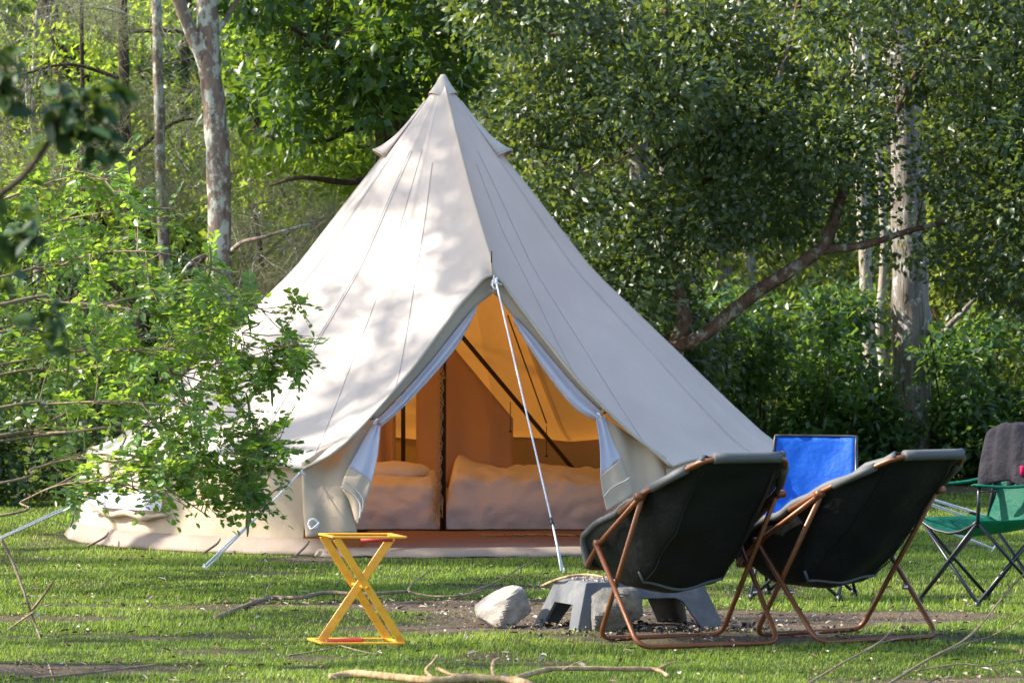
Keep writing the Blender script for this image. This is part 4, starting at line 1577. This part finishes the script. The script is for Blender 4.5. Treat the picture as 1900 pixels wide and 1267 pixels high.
for k in range(170):
    x, y = g.uniform(-LX + .12, .1), g.uniform(-LY + .11, LY - .11)
    c = ctr + tx * x + ty * y + Vector((0, 0, ZT + .004))
    mb.box(c, (g.uniform(.01, .035), g.uniform(.004, .015), g.uniform(.003, .012)), Matrix.Rotation(g.uniform(0, 6.28), 3, 'Z'), .7)
tag(mb.build('debris', M['rock_pale'], smooth=False), 'pale bark scraps lying on the low grey table', 'debris', kind='stuff')

# ------------------------------------------------------------------ yellow folding stand
ys = empty('folding_stand', (-.23, -9.30, 0), 0, 'yellow folding metal stand with crossed flat legs on the lawn', 'stand')


def strip(a, b, w, th, wdir):
    """flat bar from a to b, w wide along wdir"""
    a, b = Vector(a), Vector(b)
    d = (b - a).normalized()
    wv = Vector(wdir); wv = (wv - d * wv.dot(d)).normalized() * (w / 2)
    n_ = d.cross(wv).normalized() * (th / 2)
    mb = MB()
    mb.add([a - wv - n_, a + wv - n_, a + wv + n_, a - wv + n_, b - wv - n_, b + wv - n_, b + wv + n_, b - wv + n_],
           [(3, 2, 1, 0), (4, 5, 6, 7), (0, 1, 5, 4), (1, 2, 6, 5), (2, 3, 7, 6), (3, 0, 4, 7)])
    return mb


FY = -9.42                                   # near plane of the stand
DV = Vector((-.075, .26, 0))                 # towards its far side


def sp(x, y, far=0.0):
    return px(x, y, FY) + DV * far


def bar(name, a, b, w=.036, th=.010, wd=(1, 0, 0), mat='yellow'):
    o = strip(a, b, w, th, wd).build(name, M[mat], ys, smooth=False)
    bv = o.modifiers.new('bevel', 'BEVEL'); bv.width = .002; bv.segments = 1
    return o


zt, zb = px(600, 999, FY).z, .012
xl, xr = px(624, 999, FY).x, px(752, 1195, FY).x
topl, botr = Vector((xl, FY, zt)), Vector((xr - .015, FY, zb))
bar('leg', topl, botr)
bar('leg', topl + DV, botr + DV)
tr_, bl_ = Vector((px(741, 1003, FY).x, FY, zt)) + DV * .5, Vector((px(603, 1193, FY).x, FY, zb)) + DV * .3
bar('leg', tr_, bl_, .040, .010)
MB().tube([sp(680, 1090, -.06), sp(680, 1090, 1.06)], .007, 8).build('pivot_rod', M['yellow'], ys)
for nm, z, x0, x1 in (('top_bar', zt + .006, xl - .02, px(755, 1000, FY).x), ('bottom_bar', zb - .002, px(595, 1195, FY).x, xr)):
    for k in (0.0, 1.0):
        bar(nm, Vector((x0, FY, z)) + DV * k, Vector((x1, FY, z)) + DV * k, .024, .010, (0, 1, 0))
    for x in (x0 + .012, x1 - .012):
        bar(nm, Vector((x, FY, z)), Vector((x, FY, z)) + DV, .024, .009, (1, 0, 0))
MB().tube([Vector((px(668, 1000, FY).x, FY + .08, zt - .012)), Vector((px(728, 1000, FY).x, FY + .08, zt - .012))], .008, 8, flat=.6).build('red_latch', M['red'], ys)
MB().tube(spline([sp(606, 1193, .12), sp(640, 1190, .12), sp(668, 1189, .12), sp(677, 1191, .12)], 4), [.013] * 12 + [.006], 8).build('red_handle', M['red'], ys)


# ------------------------------------------------------------------ sticks and fallen branches
def stick(label, pts, r0, r1, mat, forks=(), sides=7):
    ps = spline(pts, 6)
    n = len(ps)
    mb = MB().tube(ps, [r0 + (r1 - r0) * i / (n - 1) for i in range(n)], sides, wob=.25)
    root = tag(mb.build('fallen_branch', mat), label, 'branch', 'fallen branches')
    for f, a, b in forks:
        q = spline(f, 5)
        MB().tube(q, [a + (b - a) * i / (len(q) - 1) for i in range(len(q))], 6, wob=.2).build('side_twig', mat, root)
    return root


def gp(x, y, z=.02):
    return gr(x, y, z)


stick('long grey fallen branch lying behind the yellow stand', [gp(400, 1146), gp(490, 1112), gp(560, 1108, .03), gp(605, 1099, .04), gp(680, 1102, .05), gp(756, 1097, .05)], .013, .009, M['twig'],
      [([gp(756, 1097, .05), gp(768, 1080, .08), gp(800, 1058, .12)], .006, .003), ([gp(756, 1097, .05), gp(800, 1106, .04), gp(860, 1104, .05), gp(900, 1094, .06)], .007, .004),
       ([gp(495, 1108), gp(497, 1090, .06), gp(512, 1073, .08)], .006, .003)])
stick('thin dry stick arching towards the pale rock', [gp(840, 1112, .03), gp(905, 1086, .08), gp(945, 1066, .12), gp(1000, 1030, .20)], .006, .003, M['twig'])
stick('pale stripped branch lying along the bottom edge', [gp(612, 1256, .02), gp(660, 1250, .03), gp(730, 1256, .035), gp(800, 1262, .035), gp(880, 1258, .04), gp(950, 1262, .035), gp(985, 1272, .03)], .016, .017, M['branch_pale'],
      [([gp(802, 1258, .03), gp(790, 1244, .05), gp(800, 1232, .07), gp(812, 1216, .10)], .010, .004), ([gp(812, 1240, .05), gp(840, 1252, .04), gp(870, 1248, .05)], .009, .004),
       ([gp(917, 1256, .04), gp(913, 1238, .06), gp(918, 1226, .08), gp(926, 1222, .085)], .008, .007)], 10)
stick('long tapering branch behind the stripped one, bottom centre', [gp(958, 1258, .03), gp(1010, 1243, .05), gp(1060, 1240, .05), (gp(1150, 1241, .04)), gp(1215, 1242, .03), gp(1240, 1254, .02)], .013, .008, M['branch_pale'],
      [([gp(1045, 1242, .05), gp(1075, 1228, .07), gp(1108, 1217, .08)], .005, .002), ([gp(1215, 1242, .03), gp(1240, 1232, .05), gp(1258, 1227, .05)], .005, .002)], 9)
stick('thin green-brown stem rising at the right edge of the lawn', [gp(1640, 1275, .02), gp(1720, 1225, .05), gp(1800, 1180, .12), px(1860, 1110, -9.6), px(1895, 1070, -9.6), px(1930, 1050, -9.6)], .006, .004, M['twig'],
      [([gp(1720, 1225, .05), gp(1790, 1195, .06), gp(1850, 1175, .08), px(1910, 1135, -10)], .004, .0025)])
stick('leaning dry stick in front of the right sling chair', [gp(1490, 1275, .02), gp(1560, 1232, .05), gp(1640, 1185, .10), px(1685, 1120, -9.9)], .006, .003, M['twig'],
      [([gp(1600, 1208, .06), gp(1650, 1188, .08), gp(1740, 1175, .05), gp(1770, 1165, .07)], .0035, .002)])
stick('low thin twig crossing the bottom right corner', [gp(1700, 1245, .02), gp(1780, 1232, .04), gp(1840, 1235, .03), gp(1930, 1215, .05)], .004, .003, M['twig'])
stick('bare brown stem leaning at the left edge of the lawn', [px(2, 1000, -8.6), px(22, 1040, -8.6), px(48, 1110, -8.7), px(72, 1180, -8.8), gp(100, 1265, .0)], .008, .004, M['twig'],
      [([px(62, 1135, -8.7), px(40, 1150, -8.6), px(8, 1172, -8.4)], .006, .004), ([px(60, 1130, -8.7), px(80, 1105, -8.8), px(97, 1080, -8.9)], .007, .005)])
stick('dark twig on the soil in the bottom left corner', [gp(60, 1258, .02), gp(150, 1250, .03), gp(230, 1240, .03), gp(290, 1232, .04)], .006, .003, M['twig'])
stick('pale branch lying across the corner of the low table', [gr(1005, 1087, .18), gr(1040, 1073, .24), gr(1085, 1066, .26), gr(1120, 1070, .26)], .008, .005, M['branch_pale'])
stick('short twig lying under the yellow stand', [gp(535, 1216, .02), gp(590, 1208, .03), gp(633, 1198, .04)], .004, .003, M['twig'], [([gp(633, 1198, .04), gp(670, 1208, .03), gp(700, 1214, .02)], .003, .002)])


# ------------------------------------------------------------------ leafy shrub reaching in from the left
def shrub():
    base = Vector((-4.6, -6.2, 0))
    root = empty('leafy_shrub', base, 0, 'bright green shrub with oval leaflets reaching in from the left over the tent', 'shrub')
    g = np.random.default_rng(77)
    hub = Vector((-4.5, -6.2, 1.0))
    MB().tube(spline([base, base.lerp(hub, .5) + Vector((.1, 0, 0)), hub, hub + Vector((-.1, 0, .9))], 5), [.06] * 15 + [.05], 9, wob=.15).build('trunk', M['bark_gum'], root)
    LO = ([-50, 100, 160, 330, 400, 470, 510, 570], [900, 925, 945, 965, 1000, 990, 940, 790])
    HI = ([-50, 120, 250, 340, 420, 480, 570], [180, 200, 250, 320, 430, 480, 470])
    lines = []
    BR = [([(0, 566), (100, 562), (190, 566), (290, 585), (380, 612), (470, 640)], -5.2, .012),
          ([(-20, 812), (60, 805), (140, 800), (230, 790), (330, 800), (420, 830), (470, 880)], -5.4, .012),
          ([(-20, 900), (60, 870), (150, 850), (250, 870), (330, 920), (390, 960)], -5.8, .009),
          ([(-20, 700), (90, 690), (200, 680), (310, 690), (400, 720), (455, 770)], -5.0, .010),
          ([(-20, 450), (70, 420), (160, 400), (250, 390), (330, 385)], -5.6, .009),
          ([(190, 566), (270, 540), (360, 520), (430, 545), (500, 580), (545, 575)], -5.0, .008),
          ([(380, 612), (450, 620), (510, 640), (558, 640)], -5.0, .006),
          ([(-20, 620), (100, 640), (220, 650), (330, 650), (420, 670)], -5.8, .009),
          ([(140, 800), (230, 840), (320, 860), (420, 870), (500, 880)], -5.2, .008),
          ([(-20, 520), (90, 500), (180, 470), (300, 470), (400, 500)], -6.2, .008),
          ([(-20, 760), (80, 750), (190, 745), (300, 750), (380, 760)], -6.2, .009),
          ([(-20, 960), (40, 930), (110, 900), (200, 895), (280, 920)], -6.4, .008),
          ([(-20, 380), (60, 350), (130, 330), (200, 335)], -6.0, .007),
          ([(360, 560), (440, 568), (500, 572), (566, 558)], -4.9, .0045),
          ([(380, 612), (440, 636), (500, 648), (566, 652)], -4.8, .0045),
          ([(330, 690), (420, 672), (490, 668), (552, 690)], -4.9, .0045),
          ([(400, 720), (450, 760), (480, 800), (490, 850)], -5.0, .0045),
          ([(330, 860), (400, 880), (450, 920), (470, 960)], -5.3, .0045)]
    for pts, Y, r in BR:
        ps = ([hub + Vector((0, 0, (540 - pts[0][1]) / 500))] if r > .005 else []) + [px(a, b, Y + .25 * math.sin(i * 1.7)) for i, (a, b) in enumerate(pts)]
        sp_ = spline(ps, 8)
        n = len(sp_)
        MB().tube(sp_, [r + (.003 - r) * i / (n - 1) for i in range(n)], 6, wob=.1).build('limb', M['twig'], root)
        lines.append(sp_[8:] if r > .005 else sp_)
    # compound leaves: a rachis with paired oval leaflets
    P, A, N, L, W, T = [], [], [], [], [], []
    tw = MB()
    pods = []
    for li, ln in enumerate(lines):
        m = len(ln)
        for k in range(int(m * (.88 if li < 13 else 1.15))):
            i = int(g.integers(2, m))
            p = np.array(ln[i])
            thin = li >= 13
            d = np.array((g.normal() * .8 + .45, g.normal() * .7, g.normal() * .65 + .05))
            d /= np.linalg.norm(d)
            ln_sub = g.uniform(.04, .14) if thin else g.uniform(.10, .34)
            q = p + d * ln_sub
            tone = g.random()
            sc = FPX / (q[1] + 30)
            a_, b_ = 950 + (q[0] - CX) * sc, HZ - (q[2] - CH) * sc
            if not (np.interp(a_, HI[0], HI[1]) + 60 < b_ < np.interp(a_, LO[0], LO[1]) - 25) or a_ > 562 or n3(a_ * .009, b_ * .012, 6) < -.24: continue
            for r_ in range(int(g.integers(2, 5))):
                s0 = p + d * ln_sub * g.uniform(.25, 1.0)
                rd = d * .5 + g.normal(size=3) * .6 + np.array((0, 0, -.12))
                rd /= np.linalg.norm(rd)
                rl = g.uniform(.10, .20)
                side = np.cross(rd, np.array((0, 0, 1.0))); side /= max(1e-6, np.linalg.norm(side))
                upv = np.cross(side, rd)
                npair = int(g.integers(3, 6))
                tw.tube([Vector(s0), Vector(s0 + rd * rl)], .0016, 3, cap=False)
                for j in range(npair + 1):
                    t = (j + .7) / (npair + .7)
                    b = s0 + rd * rl * t + np.array((0, 0, -.03 * t * t))
                    for s in ((-1, 1) if j < npair else (0,)):
                        P.append(b)
                        A.append(rd * (.45 if s else 1) + side * s * 1.0 + g.normal(size=3) * .18)
                        N.append(upv * 1.0 + g.normal(size=3) * .45)
                        L.append(g.uniform(.032, .064)); W.append(g.uniform(.021, .038))
                        T.append(np.clip(tone * .75 + g.random() * .35 - .05, 0, 1))
            tw.tube([Vector(p), Vector(p + (q - p) * .5 + g.normal(size=3) * .01), Vector(q)], [.004, .003, .002], 4, cap=False)
            if g.random() < .10: pods.append(q)
    tw.build('twigs', M['twig'], root)['kind'] = 'stuff'
    P, A, N, L, W, T = map(np.array, (P, A, N, L, W, T))
    # the ones that show largest are leaves of their own, the rest one part
    xx = 950 + (P[:, 0] - CX) * FPX / (P[:, 1] + 30)
    score = L * W / (P[:, 1] + 30) ** 2 * ((xx > 10) & (xx < 560)) * (np.abs(nrm(np.cross(nrm(A), N))[:, 1]) * -.5 + 1)
    own = np.argsort(-score)[:290]
    mask = np.ones(len(P), bool); mask[own] = False
    o = link_mesh('leaves', leaf_mesh('leaves', P[mask], A[mask], N[mask], L[mask], W[mask], T[mask], True), M['leaf_shrub'], root)
    o['kind'] = 'stuff'
    protos = [leaf_mesh('leaf', np.zeros((1, 3)), np.array([[0, 1.0, 0]]), np.array([[0, 0, 1.0]]), 1.0, .62, np.array([tt]), True) for tt in (.2, .5, .8, 1.0)]
    link_mesh.local = True
    for i in own:
        a = Vector(A[i]).normalized(); n_ = Vector(N[i]); b = a.cross(n_).normalized(); n_ = b.cross(a)
        lf = link_mesh('leaf', protos[int(T[i] * 3.99)], M['leaf_shrub'], root)
        rot = Matrix((b, a, n_)).transposed().to_4x4()
        lf.matrix_basis = Matrix.Translation(Vector(P[i]) - base) @ rot @ Matrix.Scale(float(L[i]), 4)
    link_mesh.local = False
    for q in pods:
        e = Vector(q) + Vector((g.normal() * .02, g.normal() * .02, -g.uniform(.12, .26)))
        MB().tube(spline([q, Vector(q).lerp(e, .5) + Vector((.008, 0, 0)), e], 3), [.003, .006, .008, .008, .008, .007, .003], 6).build('seed_pod', M['pod'], root)


shrub()


# dark leaves close to the lens, upper left
def near_branch(label, limbs, leaf_at, seed):
    root = empty('overhanging_branch', limbs[0][0][0], 0, label, 'branch', 'dark branches close to the camera')
    for pts, r0, r1 in limbs:
        mb = MB()
        limb(mb, pts, r0, r1, 7)
        mb.build('limb', M['bark_dark'], root)
    g = np.random.default_rng(seed)
    protos = [leaf_mesh('leaf', np.zeros((1, 3)), np.array([[0, 1.0, 0]]), np.array([[0, 0, 1.0]]), 1.0, .52, np.array([tt]), True) for tt in (.1, .4, .7, 1.0)]
    base = Vector(limbs[0][0][0])
    link_mesh.local = True
    for (x, y, Y, spread, n) in leaf_at:
        c = px(x, y, Y)
        for k in range(int(n * 1.5)):
            p = c + Vector(g.normal(size=3) * np.array((spread, spread, spread * .8)) * .82)
            a = Vector(g.normal(size=3) + np.array((.2, 0, -.5))).normalized()
            n_ = Vector(g.normal(size=3) * .7 + np.array((0, 0, 1))); b = a.cross(n_).normalized(); n_ = b.cross(a)
            lf = link_mesh('leaf', protos[int(g.integers(0, 4))], M['leaf_dark'], root)
            lf.matrix_basis = Matrix.Translation(p - base) @ Matrix((b, a, n_)).transposed().to_4x4() @ Matrix.Scale(float(g.uniform(.036, .068)), 4)
    link_mesh.local = False


YN = -20.3
near_branch('dark out-of-focus leafy branch hanging in the upper left', [
    (pxl([(-120, 440), (0, 362), (50, 320), (92, 262), (110, 225), (150, 190)], YN), .009, .004), (pxl([(92, 262), (140, 250), (180, 240)], YN), .004, .002)],
    [(130, 190, YN, .030, 26), (165, 240, YN, .034, 22), (110, 250, YN, .022, 8), (195, 170, YN, .026, 16), (180, 290, YN, .020, 9)], 5)
near_branch('dark out-of-focus leaves at the left edge below the upper branch', [
    (pxl([(-120, 520), (-20, 480), (30, 455), (70, 440)], YN + .5), .007, .003)],
    [(15, 440, YN + .5, .030, 20), (60, 430, YN + .5, .026, 13), (0, 520, YN + .5, .03, 12), (95, 590, YN + .5, .03, 12), (85, 650, YN + .5, .018, 6)], 6)
near_branch('few dark leaves at the left edge near the top', [
    (pxl([(-120, 60), (-40, 90), (5, 120), (15, 150)], YN), .006, .003)],
    [(5, 150, YN, .024, 14), (18, 190, YN, .018, 7), (0, 90, YN, .02, 7)], 7)
